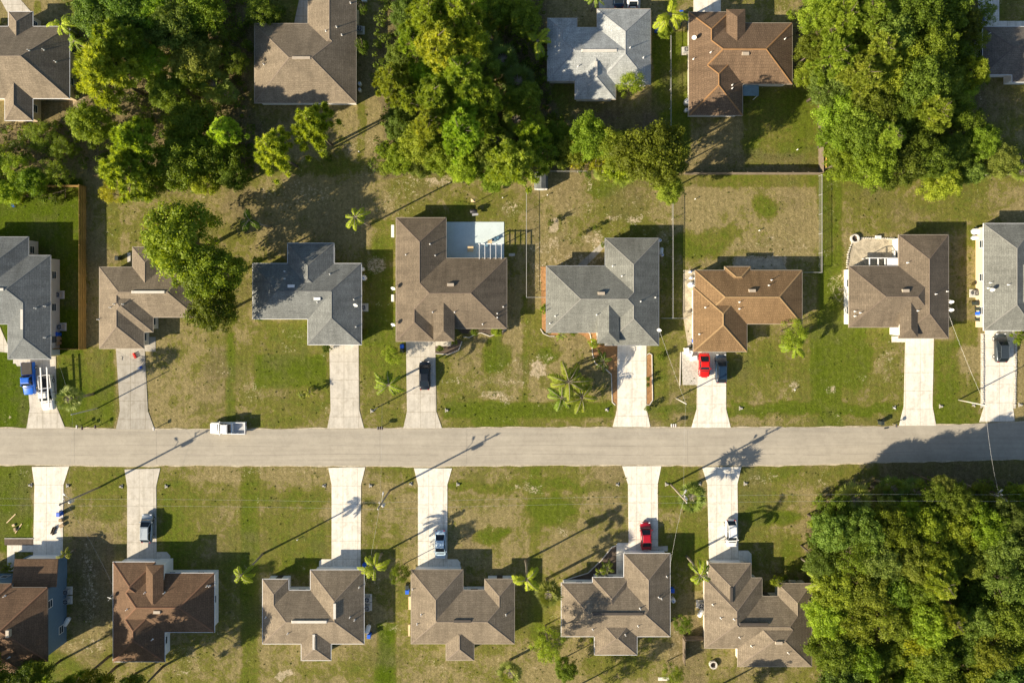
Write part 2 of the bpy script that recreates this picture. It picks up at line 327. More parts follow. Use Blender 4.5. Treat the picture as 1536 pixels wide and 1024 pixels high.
def build_ground():
    # fine grid over the plots, coarse border out to the horizon
    xs = np.concatenate([[-1500, -600, -250], np.arange(-120, 120.01, .4), [250, 600, 1500]])
    ys = np.concatenate([[-1500, -600, -250], np.arange(-85, 72.01, .4), [250, 600, 1500]])
    X, Y = np.meshgrid(xs, ys, indexing='ij')
    PX = X*F_PX/H_CAM + NX; PY = NY - Y*F_PX/H_CAM
    wx = PX + (vnoise(X, Y, 3, 1)-.5)*26 + (vnoise(X, Y, .9, 2, 2)-.5)*9; wy = PY + (vnoise(X, Y, 3, 3)-.5)*20 + (vnoise(X, Y, .9, 4, 2)-.5)*9
    ch = [np.zeros_like(X) for _ in range(4)]
    ch[G] = (vnoise(X, Y, 11, 5, 4)-.5)*1.25 + .36
    ch[S] = np.clip((vnoise(X, Y, 2.2, 6, 4)-.62)*2.6, 0, 1)*.55
    ch[B] = np.clip((vnoise(X, Y, 6, 8, 4)-.54)*2.4, 0, 1)*.6
    for (k, a, b, c, d, chn, am) in PATCH:
        if k == 'e': q = np.sqrt(((wx-a)/c)**2 + ((wy-b)/d)**2); m = np.clip((1.2-q)/.5, 0, 1)
        else:
            wxr, wyr = PX + (wx-PX)*.3, PY + (wy-PY)*.3
            sx = min(7, (c-a)*.3); sy = min(7, (d-b)*.3)
            m = np.clip(np.minimum(np.minimum(wxr-a+sx*.5, c-wxr+sx*.5)/sx, np.minimum(wyr-b+sy*.5, d-wyr+sy*.5)/sy), 0, 1)
        m = m*m*(3-2*m); ch[chn] = ch[chn] + am*(1.15 if chn != S else 1)*m*(.7+.6*vnoise(X, Y, 1.7, 9+chn, 2))
    for P in FOREST:
        f = inpoly(wx, wy, P); ch[B][f] = .8; ch[G][f] = np.minimum(ch[G][f], .5)
    far = (np.abs(X) > 119) | (Y > 71) | (Y < -84); 
    ch[G][far] = .5; ch[S][far] = 0; ch[B][far] = .3
    nx, ny = X.shape; idx = np.arange(nx*ny).reshape(nx, ny)
    Fq = np.stack([idx[:-1, :-1], idx[1:, :-1], idx[1:, 1:], idx[:-1, 1:]], -1).reshape(-1, 4)
    me = bpy.data.meshes.new('ground')
    me.vertices.add(nx*ny); me.loops.add(Fq.size); me.polygons.add(len(Fq))
    # gentle unevenness only; shade of the roadside swales is painted into the green strips
    Z = (vnoise(X, Y, 6, 20, 3)-.5)*.05
    me.vertices.foreach_set('co', np.stack([X, Y, Z*0 + Z], -1).reshape(-1).astype(np.float32))
    me.loops.foreach_set('vertex_index', Fq.reshape(-1).astype(np.int32))
    me.polygons.foreach_set('loop_start', (np.arange(len(Fq))*4).astype(np.int32))
    me.polygons.foreach_set('use_smooth', np.ones(len(Fq), bool)); me.update(calc_edges=True)
    at = me.color_attributes.new('cover', 'FLOAT_COLOR', 'POINT')
    cc = np.stack([np.clip(c, 0, 1.2) for c in ch], -1).reshape(-1).astype(np.float32); at.data.foreach_set('color', cc)
    s = N('lawn_and_soil'); v = s.coord()
    A = s.new('ShaderNodeAttribute', attribute_name='cover'); sp = s.new('ShaderNodeSeparateColor'); s.L(A.outputs['Color'], sp.inputs[0])
    g, sa, li, lu = sp.outputs[0], sp.outputs[1], sp.outputs[2], A.outputs['Alpha']
    n1 = s.noise(.5, 6, .75, dist=.6); n2 = s.noise(1.5, 5, .8, dist=.4); n3 = s.noise(4.2, 4, .85)
    gg = s.math('ADD', g, s.math('ADD', s.math('MULTIPLY', s.math('SUBTRACT', n1, .5), 2.0), s.math('MULTIPLY', s.math('SUBTRACT', n2, .5), 1.5)))
    K = lambda lo, hi: [(.36, lo), (.64, hi)]
    dry = s.ramp(n3, K((.20,.163,.072), (.31,.262,.122)))
    olive = s.ramp(n3, K((.118,.118,.023), (.175,.177,.037)))
    lush = s.ramp(n3, K((.08,.108,.010), (.125,.158,.017)))
    c = s.mix(s.ramp(gg, [(.28, (0,0,0)), (.50, (1,1,1))]), dry, olive)
    c = s.mix(s.ramp(gg, [(.64, (0,0,0)), (.98, (1,1,1))]), c, lush)
    lu2 = s.math('MULTIPLY', lu, s.math('ADD', .45, n2), True)
    c = s.mix(lu2, c, s.ramp(n3, K((.045,.075,.004), (.10,.145,.008))))
    lf = s.math('MULTIPLY', s.math('ADD', li, s.math('MULTIPLY', s.math('SUBTRACT', n1, .5), 1.2)), .9, True)
    c = s.mix(lf, c, s.ramp(n3, K((.10,.078,.04), (.22,.175,.105))))
    sf = s.ramp(s.math('ADD', sa, s.math('ADD', s.math('MULTIPLY', s.math('SUBTRACT', n2, .5), 2.2), s.math('MULTIPLY', s.math('SUBTRACT', n3, .5), 1.8))), [(.42, (0,0,0)), (.72, (.9,.9,.9))])
    c = s.mix(sf, c, s.ramp(n3, K((.30,.24,.15), (.56,.48,.34))))
    c = s.mix(.9, c, s.ramp(n2, K((.72,.74,.68), (1.26,1.24,1.28))), 'MULTIPLY')
    mw = s.new('ShaderNodeTexWave'); mw.inputs['Scale'].default_value = .32; mw.inputs['Distortion'].default_value = 2.5; mw.inputs['Detail'].default_value = 3; mw.inputs['Detail Scale'].default_value = .4; mw.bands_direction = 'X'; s.L(v, mw.inputs['Vector'])
    c = s.mix(.5, c, s.ramp(mw.outputs['Fac'], [(.2, (.90,.91,.88)), (.8, (1.08,1.07,1.08))]), 'MULTIPLY')
    n4 = s.noise(2.4, 3, .85); c = s.mix(.8, c, s.ramp(n4, K((.84,.85,.82), (1.16,1.14,1.16))), 'MULTIPLY')
    s.color(c); s.b.inputs['Roughness'].default_value = 1; s.b.inputs['Specular IOR Level'].default_value = .05
    s.bump(s.math('ADD', s.math('MULTIPLY', n3, .7), n2), .8, .16)
    me.materials.append(s.m); me.validate()
    o = link(bpy.data.objects.new('ground', me)); tag(o, 'patchy green and dry brown lawns between the houses', kind='structure')
build_ground()

# ================================================================ road and drives
def slab(name, poly, z, m, label=None, kind='structure', t=.14, parent=None):
    """flat slab with a skirt; its own origin at its first corner so the joints start there"""
    o0 = W(poly[0][0], poly[0][1], 0); pts = [W(x, y, 0) - o0 for x, y in poly]
    area = sum(pts[i].x*pts[(i+1) % len(pts)].y - pts[(i+1) % len(pts)].x*pts[i].y for i in range(len(pts)))
    if area < 0: pts.reverse()
    n = len(pts); vs = [(p.x, p.y, z) for p in pts] + [(p.x, p.y, z-t) for p in pts]
    fs = [tuple(range(n))] + [(i, i+n, (i+1) % n+n, (i+1) % n) for i in range(n)]
    o = mk(name, vs, fs, m, parent); o.location = (o0.x, o0.y, 0)
    return tag(o, label, kind=kind)
def road():
    top = [(-700,642),(0,642.3),(100,642.5),(170,643.5),(300,644),(420,644),(490,643),(620,643),(780,641.5),(950,641.8),(1100,641.5),(1216,641),(1300,640.5),(1350,639),(1420,637.5),(1475,635.5),(1540,633),(1800,618),(2300,585)]
    bot = [(-700,695),(0,696),(120,697),(200,699),(240,697),(420,697.5),(490,698),(560,698),(640,699),(780,697),(930,696.5),(1100,697.5),(1216,696.5),(1320,692.5),(1440,690),(1540,687),(1800,676),(2300,645)]
    r = random.Random(3)
    def dense(L):
        out = []
        for (a, b) in zip(L, L[1:]):
            n = max(1, int(abs(b[0]-a[0])/9))
            for k in range(n): t = k/n; out.append((a[0]+(b[0]-a[0])*t, a[1]+(b[1]-a[1])*t + r.uniform(-.3, .3)))
        return out + [L[-1]]
    T, Bt = dense(top), dense(bot)
    def yat(L, x):
        for a, b in zip(L, L[1:]):
            if a[0] <= x <= b[0]: return a[1]+(b[1]-a[1])*(x-a[0])/max(1e-6, b[0]-a[0])
        return L[-1][1]
    xs = sorted(set([round(p[0]) for p in T+Bt])); vs = []; fs = []
    for x in xs:
        t = W(x, yat(T, x)); b = W(x, yat(Bt, x)); m = (t+b)/2
        vs += [(t.x, t.y, -.05), (t.x, t.y, .05), (m.x, m.y, .11), (b.x, b.y, .05), (b.x, b.y, -.05)]
    for i in range(len(xs)-1):
        for k in range(4): a = i*5+k; fs.append((a, a+1, a+6, a+5))
    s = N('bleached_asphalt'); v = s.coord()
    mp = s.new('ShaderNodeMapping'); mp.inputs['Scale'].default_value = (.05, 1.4, 1); s.L(v, mp.inputs[0])
    tracks = s.noise(1, 3, .6, mp.outputs[0]); n = s.noise(.3, 5, .6); f = s.noise(9, 3, .8); blot = s.noise(1.3, 5, .7, dist=.5)
    base = s.ramp(n, [(.3, (.345,.312,.25)), (.7, (.405,.368,.295))])
    base = s.mix(.7, base, s.ramp(tracks, [(.32, (.88,.88,.88)), (.6, (1.06,1.06,1.06))]), 'MULTIPLY')
    base = s.mix(.6, base, s.ramp(blot, [(.33, (.88,.88,.88)), (.55, (1.03,1.03,1.03))]), 'MULTIPLY')
    base = s.mix(.6, base, s.ramp(f, [(.3, (.86,.86,.86)), (.7, (1.14,1.14,1.14))]), 'MULTIPLY')
    sp = s.new('ShaderNodeSeparateXYZ'); s.L(v, sp.inputs[0])
    s.color(base); s.b.inputs['Roughness'].default_value = .92
    s.b.inputs['Specular IOR Level'].default_value = .25
    tag(mk('road', vs, fs, s.m), 'bleached tan asphalt street crossing the picture', kind='structure')
    # sealed paving seams and cracks: thin dark lines laid 4 mm proud of the asphalt
    mb = MB(); tar = mat('tar_seam', (.24,.215,.18), .7, var=.2)
    def seam(y0, x0, x1, w, amp):
        x = x0; 
        while x < x1:
            if r.random() < .8:
                a = W(x, y0 + amp*math.sin(x*.021) + (633-642)*max(0, (x-1216)/320)); b = W(x+14, y0 + amp*math.sin((x+14)*.021) + (633-642)*max(0, (x+14-1216)/320))
                za = zz(x, y0, a.y); zb = zz(x+14, y0, b.y)
                mb.add([(a.x, a.y-w, za), (b.x, b.y-w, zb), (b.x, b.y+w, zb), (a.x, a.y+w, za)], [(0, 1, 2, 3)])
            x += 14
    def zz(x, y0, y):
        t = W(x, yat(T, x)).y; b = W(x, yat(Bt, x)).y; m = (t+b)/2; h = (t-b)/2
        return .11 - .06*abs(y-m)/h + .008
    seam(681.5, 0, 1390, .022, 1.0); seam(668, 100, 1330, .012, .8); seam(690, 420, 900, .010, .5)
    for x in (112, 570, 1031, 235, 700): 
        for k in range(6):
            y = 645+k*8.3; a = W(x, y); b = W(x+r.uniform(-.6,.6), y+8)
            mb.add([(a.x-.018, a.y, zz(x, 0, a.y)), (b.x-.018, b.y, zz(x, 0, b.y)), (b.x+.018, b.y, zz(x, 0, b.y)), (a.x+.018, a.y, zz(x, 0, a.y))], [(0, 1, 2, 3)])
    tag(mb.build('road_seams', tar), 'thin dark seams running along the asphalt street', kind='structure')
    # sandy shoulder bleeding over the grass along both edges
    for nm, L, sg in (('road_shoulder', T, -1), ('road_shoulder', Bt, 1)):
        vs = []; fs = []
        for i, (x, y) in enumerate(L):
            a = W(x, y); b = W(x, y + sg*(.5 + 1.6*abs(math.sin(i*.7)*math.sin(i*.23)) + r.random()*.9))
            vs += [(a.x, a.y, .036), (b.x, b.y, .034)]
            if i: fs.append((2*i-2, 2*i-1, 2*i+1, 2*i) if sg < 0 else (2*i-2, 2*i, 2*i+1, 2*i-1))
        tag(mk(nm, vs, fs, M['sand']), 'sandy verge along the edge of the street', kind='structure')
road()
def flare(y0, y1): return None
DRIVES = [  # name of the concrete, outline
 ('concrete_mid', [(20,537),(84,534),(84,560),(86,612),(98,642),(40,642),(45,612),(42,578),(36,545),(20,545)]),
 ('concrete_old', [(174,519),(217,519),(222,616),(232,643.5),(174,643.5),(180,616)]),
 ('concrete_mid', [(494,515),(538,515),(539,615),(546,642),(491,642),(496,615)]),
 ('concrete_mid', [(609,508),(653,508),(654.5,617),(663,642),(605,642),(610.5,617)]),
 ('concrete_new', [(926,514),(969.5,514),(969.5,612),(975.5,640),(919,640),(925.5,614)]),
 ('concrete_new', [(1046,524),(1089,524),(1089,613),(1096,641),(1037,641),(1045,613)]),
 ('concrete_new', [(1358,504),(1400.5,504),(1398.5,609),(1404,638),(1348.5,638),(1355.5,609)]),
 ('concrete_new', [(1477,494),(1522,494),(1519,609),(1522,631.5),(1469,632.5),(1476,609)]),
 ('concrete_new', [(48,699.5),(104,699),(95.5,726),(94,838),(50,838),(52,727)]),
 ('concrete_mid', [(187,703.5),(240.5,702),(234.5,728),(235,842),(191,842),(191,729)]),
 ('concrete_new', [(492.5,701),(548,700),(541.5,727),(541,856),(497.5,856),(497.5,727)]),
 ('concrete_new', [(621,701.5),(678,702),(671,726.5),(671,856),(627,856),(627,727)]),
 ('concrete_new', [(933,698.5),(992,698),(986.5,725),(987,832),(943,832),(942,726)]),
 ('concrete_new', [(1053,700),(1112,699.5),(1106,725),(1107.5,850),(1064,850),(1061,726)]),
]
for i, (m, P) in enumerate(DRIVES): slab('driveway', P, .058, M[m])
PATHS = [('concrete_old', [(217,505),(233.5,505),(233.5,527),(217,527)]), ('concrete_mid', [(653,510),(678,510),(676,519),(653,519)]),
 ('concrete_new', [(1337,504),(1364,504),(1364,507),(1358,513),(1337.5,513)]), ('concrete_mid', [(20,528),(44,528),(44,548),(26,549),(19,537)]),
 ('concrete_mid', [(-60,380),(-60,500),(-60,520),(13,529),(13,520),(0,490)]),
 ('concrete_new', [(50,817),(50,827),(22,827),(22,856),(11,856),(11,817)]), ('concrete_mid', [(235,827),(250,827),(255.5,833),(256,858),(235,858)]),
 ('concrete_new', [(497.5,838),(483,838),(479,841),(478,858),(497.5,858)]), ('concrete_new', [(671,838),(686,838),(690.5,843),(691,858),(671,858)]),
 ('concrete_new', [(943,813.5),(927,813.5),(924.5,816),(924.5,861),(936,861),(936,836),(943,834)]), ('concrete_mid', [(987,819),(1001.5,818),(1001.5,826),(987,827)]),
 ('concrete_new', [(1107.5,825),(1122,825),(1127,830),(1127.5,846),(1107.5,846)]), ('concrete_mid', [(-10,-20),(14,-20),(50,22),(49,60),(12,60),(12,20)]),
 ('concrete_old', [(455,-30),(468,-30),(463,36),(441,37)]), ('concrete_new', [(1467,-30),(1498.5,-30),(1498.5,32),(1620,32),(1620,46),(1474,46),(1467,20)]),
 ('concrete_mid', [(898,-30),(962,-30),(960,16),(898,16)]), ('concrete_new', [(1040,-30),(1081,-30),(1081,20),(1040,20)]),
 ('concrete_new', [(987,1015),(1004,1015),(1004,1020),(987,1020)])]
for m, P in PATHS: slab('footpath', P, .05, M[m])
slab('patio', [(666,333),(756,333),(756,389),(666,389)], .07, M['patio'], 'white painted patio slab in the corner of the brown roofed house')
slab('side_path', [(905,362),(912,366),(880,398),(866,398)], .035, M['concrete_old'])
slab('gravel_court', [(1281,358),(1348,358),(1348,403),(1270,403),(1276,376)], .045, M['sand'], 'sandy court behind the brown roofed house')
slab('gravel_bed', [(1022,528),(1046,520),(1046,577),(1024,577)], .04, M['gravel_white'])
slab('gravel_bed', [(1025,405),(1046,405),(1046,520),(1032,520),(1024,470)], .035, M['sand'])
slab('gravel_strip', [(1471,500),(1477,500),(1477,609),(1471,612)], .04, M['gravel_white']); slab('gravel_strip', [(1521.5,500),(1526,500),(1523.5,612),(1519.5,612)], .04, M['gravel_white'])
slab('gravel_bed', [(1098,404),(1106,388),(1172,388),(1180,404)], .03, M['sand'])
slab('mulch_bed', [(971,533),(974,530),(977.5,532),(978.5,600),(974,607),(970.5,606)], .07, M['mulch'])
slab('mulch_bed', [(868,493),(897,493),(897,517),(926,517),(925.5,607),(918,603),(917.5,560),(908,552),(893,545),(888,530),(884,515),(878,505),(868,500)], .07, M['mulch'])
slab('mulch_bed', [(811,400),(820,400),(820,497),(842,498),(838,503),(824,502),(813,493)], .06, M['mulch'])
slab('mulch_bed', [(653,519),(676,519),(680,506),(694,512),(688,524),(672,531),(653,530)], .06, M['dark_mulch'])
slab('mulch_bed', [(686,494),(760,494),(754,502),(735,501),(722,498),(708,500),(694,500)], .06, M['dark_mulch'])
slab('mulch_bed', [(924,818),(918,820),(902,840),(882,859),(852,868),(846,875),(846,880),(892,880),(892,866),(924.5,866)], .05, M['dark_mulch'])
slab('planting_bed', [(7,808),(50,808),(50,817),(7,817)], .06, M['dark_mulch'])
def edging(pts, name='garden_edging', r=.09, m=None, z=.07):
    mb = MB(); P = [W(x, y, z) for x, y in pts]; Q = []
    for a, b in zip(P, P[1:]):
        n = max(1, int((b-a).length/.5)); Q += [a.lerp(b, k/n) for k in range(n)]
    Q.append(P[-1]); mb.tube(Q, r, 6); return mb.build(name, m or M['edging'])
ED = [([(873,493),(885,500),(888,515),(889,532),(893,545),(908,553),(917,561),(918.5,603),(923,607)], 'pale curved garden edging around the orange mulch left of the drive'),
 ([(971,532),(974,529.5),(978,532),(979,600),(974,607.5),(970,606.5)], 'pale edging around the narrow orange mulch strip'),
 ([(811,493),(815,500),(824,504),(832,504)], 'pale edging at the grey house corner'),
 ([(653,530),(672,531.5),(688,525),(693,512)], 'white curved edging of the dark bed by the black car'),
 ([(695,505),(704,506),(714,500),(722,499),(735,504),(750,499),(759,494)], 'white scalloped edging in front of the brown house'),
 ([(924,818),(918,820),(902,840),(882,859),(852,868),(846,872)], 'pale curved edging of the bed beside the red car'),
 ([(7,807),(50,807)], 'brick edging of the bed left of the wide drive'),
 ([(1021,528),(1020,578)], 'timber edging of the white gravel bed')]
for P, l in ED: tag(edging(P), l, 'garden edging')
# ================================================================ houses
CELL = .15
def fan_window(): pass
WIN = {}
def window_mesh(w, h, m):
    """frame and pane meshes for a window in the XZ plane, facing +Y"""
    k = (round(w, 2), round(h, 2), m.name)
    if k in WIN: return WIN[k]
    f = MB(); t = .07
    f.box((0, .02, h/2-t/2), (w, .08, t)); f.box((0, .02, -h/2+t/2), (w, .08, t))
    f.box((-w/2+t/2, .02, 0), (t, .076, h-2*t)); f.box((w/2-t/2, .02, 0), (t, .076, h-2*t)); f.box((0, .02, 0), (w-2*t, .06, .04))
    fm = mk('window', f.v, f.f, m); p = MB().box((0, .012, 0), (w-2*t, .02, h-2*t)); pm = mk('pane', p.v, p.f, M['glass'])
    WIN[k] = (fm.data, pm.data); bpy.data.objects.remove(fm); bpy.data.objects.remove(pm); return WIN[k]
GD = {}
def garage_mesh():
    if 'g' in GD: return GD['g']
    f = MB(); f.box((0, .02, 0), (4.9, .06, 2.15))
    for k in range(4):
        for j in range(4): f.box((-1.8+j*1.2, .06, -.8+k*.53), (1.05, .03, .42), top=.9)
    o = f.build('garage_door', M['white_trim']); GD['g'] = o.data; bpy.data.objects.remove(o)
    d = MB(); d.box((0, .03, 0), (.95, .06, 2.05)); d.box((0, .065, .45), (.5, .02, .8)); d.box((0, .065, -.6), (.6, .02, .5))
    o = d.build('front_door', M['dark_trim']); GD['d'] = o.data; bpy.data.objects.remove(o)
    return GD['g']
HOUSES = {}
def house(key, name, label, rects, roof, wall='wall_cream', gutter='tan_trim', eave=2.65, pitch=.4, drive=None, vents=(), ridgevents=(), boxes=(), dishes=(), group='houses along the street', over=3, door=None, parts=True, drive_side='s', lift=0):
    Rw = []
    z = eave
    cx, cy = np.mean([(r[0]+r[2])/2 for r in rects]), np.mean([(r[1]+r[3])/2 for r in rects]); O = W(cx, cy, z)
    q = lambda v: round(v/(2*CELL))*2                          # cell index, even
    for (x0, y0, x1, y1) in rects:
        a = W(x0, y1, z) - O; b = W(x1, y0, z) - O
        Rw.append((q(a.x), q(a.y), q(b.x), q(b.y)))
    i0 = min(r[0] for r in Rw)-2; j0 = min(r[1] for r in Rw)-2; i1 = max(r[2] for r in Rw)+2; j1 = max(r[3] for r in Rw)+2
    I, J = np.meshgrid(np.arange(i0, i1+1), np.arange(j0, j1+1), indexing='ij')
    def hgt(I, J):
        Hh = np.full(I.shape, -1.0)
        for (a, b, c, d) in Rw: Hh = np.maximum(Hh, np.minimum(np.minimum(I-a, c-I), np.minimum(J-b, d-J)))
        return Hh
    Hv = hgt(I, J)
    Ic, Jc = I[:-1, :-1]+.5, J[:-1, :-1]+.5
    Hc = hgt(Ic, Jc); inside = Hc > 0
    z0, z1, z2, z3 = Hv[:-1, :-1], Hv[1:, :-1], Hv[1:, 1:], Hv[:-1, 1:]
    d02 = np.abs((z0+z2)/2-Hc) < 1e-6                           # the diagonal that lies in the surface
    root = empty(name, (O.x, O.y, 0), 0, label, 'house', group)
    vid = -np.ones(I.shape, int); use = np.zeros(I.shape, bool)
    for s1, s2 in ((slice(0, -1), slice(0, -1)), (slice(1, None), slice(0, -1)), (slice(1, None), slice(1, None)), (slice(0, -1), slice(1, None))): use[s1, s2] |= inside
    vid[use] = np.arange(use.sum())
    P = np.stack([I[use]*CELL, J[use]*CELL, eave + np.maximum(Hv[use], 0)*CELL*pitch], -1)
    a, b, c, d = [vid[sl][inside] for sl in ((slice(0, -1), slice(0, -1)), (slice(1, None), slice(0, -1)), (slice(1, None), slice(1, None)), (slice(0, -1), slice(1, None)))]
    dd = d02[inside]
    T = np.concatenate([np.stack([a, b, c], -1)[dd], np.stack([a, c, d], -1)[dd], np.stack([a, b, d], -1)[~dd], np.stack([b, c, d], -1)[~dd]])
    me = bpy.data.meshes.new('roof'); me.vertices.add(len(P)); me.loops.add(T.size); me.polygons.add(len(T))
    me.vertices.foreach_set('co', P.reshape(-1).astype(np.float32)); me.loops.foreach_set('vertex_index', T.reshape(-1).astype(np.int32))
    me.polygons.foreach_set('loop_start', (np.arange(len(T))*3).astype(np.int32)); me.update(calc_edges=True)
    bm = bmesh.new(); bm.from_mesh(me)
    bmesh.ops.dissolve_limit(bm, angle_limit=R(2), verts=bm.verts, edges=bm.edges)
    caps = MB(); rr = random.Random(hash(key) % 1000)
    for ed in bm.edges:
        if len(ed.link_faces) == 2 and ed.is_convex and ed.calc_face_angle(0) > R(8):
            p, qv = ed.verts[0].co.copy(), ed.verts[1].co.copy()
            if (p-qv).length < .5: continue
            dr = (qv-p).normalized(); sd = dr.cross(Vector((0, 0, 1))).normalized()
            w = .14 if 'tile' in roof else .085; hh = .05 if 'tile' in roof else .025
            fl = abs(dr.z) < .05; dn = pitch*w if fl else pitch*w*.7071
            up = Vector((0, 0, hh)); dv = Vector((0, 0, -dn+hh*.6))
            caps.add([p-sd*w+dv, p+up, p+sd*w+dv, qv-sd*w+dv, qv+up, qv+sd*w+dv], [(0, 1, 4, 3), (1, 2, 5, 4)])
    # fascia: boundary edges drop 0.16 m, with a soffit beneath
    bd = [ed for ed in bm.edges if len(ed.link_faces) == 1]
    ex = bmesh.ops.extrude_edge_only(bm, edges=bd); nv = [v for v in ex['geom'] if isinstance(v, bmesh.types.BMVert)]
    for v in nv: v.co.z -= .16
    bmesh.ops.recalc_face_normals(bm, faces=bm.faces)
    for f_ in bm.faces: f_.smooth = False
    bm.to_mesh(me); bm.free(); me.materials.append(ROOF[roof])
    ro = link(bpy.data.objects.new('roof', me), root)
    if sum(p.normal.z for p in me.polygons) < 0: me.flip_normals()
    if caps.f: caps.build('ridge_caps', RIDGE[roof], ro)
    # runs of the outline of a mask of cells
    def runs(mask):
        out = []; m = np.pad(mask, 1); ni, nj = m.shape
        for axis in (0, 1):
            for sgn in (1, -1):
                mm = m if axis == 0 else m.T
                sh = np.roll(mm, -sgn, 0); e = mm & ~sh                   # outer side in direction sgn along axis
                for i in np.nonzero(e.any(1))[0]:
                    row = e[i]; js = np.nonzero(row)[0]; st = js[0]; pv = js[0]
                    for jj in list(js[1:])+[None]:
                        if jj is None or jj != pv+1:
                            line = (i-1 + (1 if sgn > 0 else 0)); out.append((axis, sgn, line, st-1, pv))
                            st = jj
                        pv = jj
        return out
    def run_pts(rn):
        ax, sg, ln, s0, s1 = rn
        if ax == 0: return Vector(((i0+ln)*CELL, (j0+s0)*CELL, 0)), Vector(((i0+ln)*CELL, (j0+s1)*CELL, 0)), Vector((sg, 0, 0))
        return Vector(((i0+s0)*CELL, (j0+ln)*CELL, 0)), Vector(((i0+s1)*CELL, (j0+ln)*CELL, 0)), Vector((0, sg, 0))
    g = MB()
    for rn in runs(inside):
        p, q2, n = run_pts(rn); c = (p+q2)/2 + n*.04; L = (q2-p).length + (.16 if n.x else 0)
        g.box((c.x, c.y, eave-.075), (.08, L, .10) if n.x else (L, .08, .10))
    g.build('gutter', M[gutter], ro)
    # soffit and walls
    ww = (hgt(Ic, Jc) > over)
    wall_m = MB(); H0 = eave-.14; wr = runs(ww)
    for rn in wr:
        p, q2, n = run_pts(rn)
        quad = [(p.x, p.y, -.15), (q2.x, q2.y, -.15), (q2.x, q2.y, H0), (p.x, p.y, H0)]
        t = (q2-p).normalized()
        if t.cross(Vector((0, 0, 1))).dot(n) < 0: quad.reverse()
        wall_m.add(quad, [(0, 1, 2, 3)])
    wall = wall_m.build('wall', M[wall], root)
    sof = MB()
    for (a_, b_, c_, d_) in Rw: sof.box(((a_+c_)/2*CELL, (b_+d_)/2*CELL, eave-.13-.003*len(sof.f)/6), ((c_-a_)*CELL-.02, (d_-b_)*CELL-.02, .004))
    sof.build('soffit', M['white_trim'], ro)
    # doors and windows
    garage_mesh(); gx = None
    if drive:
        gp = W(drive, 0, 0).x*1.0 - O.x
    used = []
    wm = window_mesh(1.3, 1.15, M['white_trim'])
    sgn_st = -1 if drive_side == 's' else 1; best = None
    if drive:
        for rn in wr:
            if rn[0] == 1 and rn[1] == sgn_st:
                p, q2, n = run_pts(rn)
                if min(p.x, q2.x) < gp < max(p.x, q2.x) and (q2-p).length > 4: 
                    if best is None or p.y*sgn_st > run_pts(best)[0].y*sgn_st: best = rn
    for rn in wr:
        p, q2, n = run_pts(rn); L = (q2-p).length; ang = math.atan2(n.y, n.x)-math.pi/2
        if rn is best:
            c = (p+q2)/2
            if 4.95 < L: c.x = min(max(gp, min(p.x, q2.x)+2.5), max(p.x, q2.x)-2.5)
            o = bpy.data.objects.new('garage_door', GD['g']); link(o, root); o.location = (c.x, c.y, 1.08); o.rotation_euler = (0, 0, ang)
            if L < 5.1: o.scale = ((L-.2)/5.0, 1, 1)
            continue
        if not parts or L < 2.2: continue
        k = max(1, int(L/4.5))
        for i in range(k):
            c = p.lerp(q2, (i+.5)/k)
            isdoor = door is None and rn[0] == 1 and rn[1] == sgn_st and L < 4.5 and 'door' not in used
            if isdoor:
                used.append('door'); o = bpy.data.objects.new('front_door', GD['d']); link(o, root); o.location = (c.x, c.y, 1.05); o.rotation_euler = (0, 0, ang); continue
            o = bpy.data.objects.new('window', wm[0]); link(o, root); o.location = (c.x, c.y, 1.5 if eave < 4 else (1.4, 4.1)[i % 2]); o.rotation_euler = (0, 0, ang)
            pn = bpy.data.objects.new('pane', wm[1]); link(pn, o)
    def zroof(px, py):
        x = y = 0; zz = eave+.4
        for _ in range(6):
            p = W(px, py, zz) - O; zz = eave + max(0, float(hgt(np.array(p.x/CELL), np.array(p.y/CELL))))*CELL*pitch
        return Vector((p.x, p.y, zz))
    for (px, py) in vents:
        p = zroof(px, py); mb = MB(); mb.tube([p-Vector((0, 0, .1)), p+Vector((0, 0, .5))], .06, 8); mb.lathe((p.x, p.y, p.z), [(.15, -.08), (.12, .05), (.07, .12)], 10)
        mb.build('vent_pipe', M['white_plastic'], ro)
    for (px, py) in boxes:
        p = zroof(px, py); mb = MB().box(p+Vector((0, 0, .1)), (1.15, .5, .3), top=.92); mb.build('roof_vent', M['tan_trim'] if roof != 'grey' else M['white_trim'], ro)
    for (xa, ya, xb, yb, mm) in ridgevents:
        p, q2 = zroof(xa, ya), zroof(xb, yb); mb = MB(); c = (p+q2)/2; L = (q2-p).length
        mb.box((c.x, c.y, max(p.z, q2.z)+.04), (.42, L, .12) if abs(xa-xb) < abs(ya-yb) else (L, .42, .12), top=.96); mb.build('ridge_vent', M[mm], ro)
    for (px, py) in dishes:
        p = zroof(px, py); mb = MB(); mb.tube([p-Vector((0, 0, .1)), p+Vector((0, 0, .55)), p+Vector((-.1, -.25, .8))], .03, 6)
        d = Vector((-.25, -.75, .6)).normalized(); c = p+Vector((-.1, -.25, .85)); u = d.cross(Vector((0, 0, 1))).normalized(); w2 = u.cross(d); n = 16; vs = [c]; fs = []
        for rg, (r_, dp) in enumerate(((.2, .02), (.38, .08))):
            for k in range(n): an = 6.2832*k/n; vs.append(c+(u*math.cos(an)+w2*math.sin(an))*r_+d*dp)
        for k in range(n): fs.append((0, 1+k, 1+(k+1) % n)); fs.append((1+k, 1+n+k, 1+n+(k+1) % n, 1+(k+1) % n))
        mb.add(vs, fs); mb.tube([c+d*.05-w2*.4, c+d*.5-w2*.1], .02, 5)
        mb.build('satellite_dish', M['white_plastic'], ro)
    HOUSES[key] = root
    return root, zroof, O
SL = 'houses on the north side of the street'
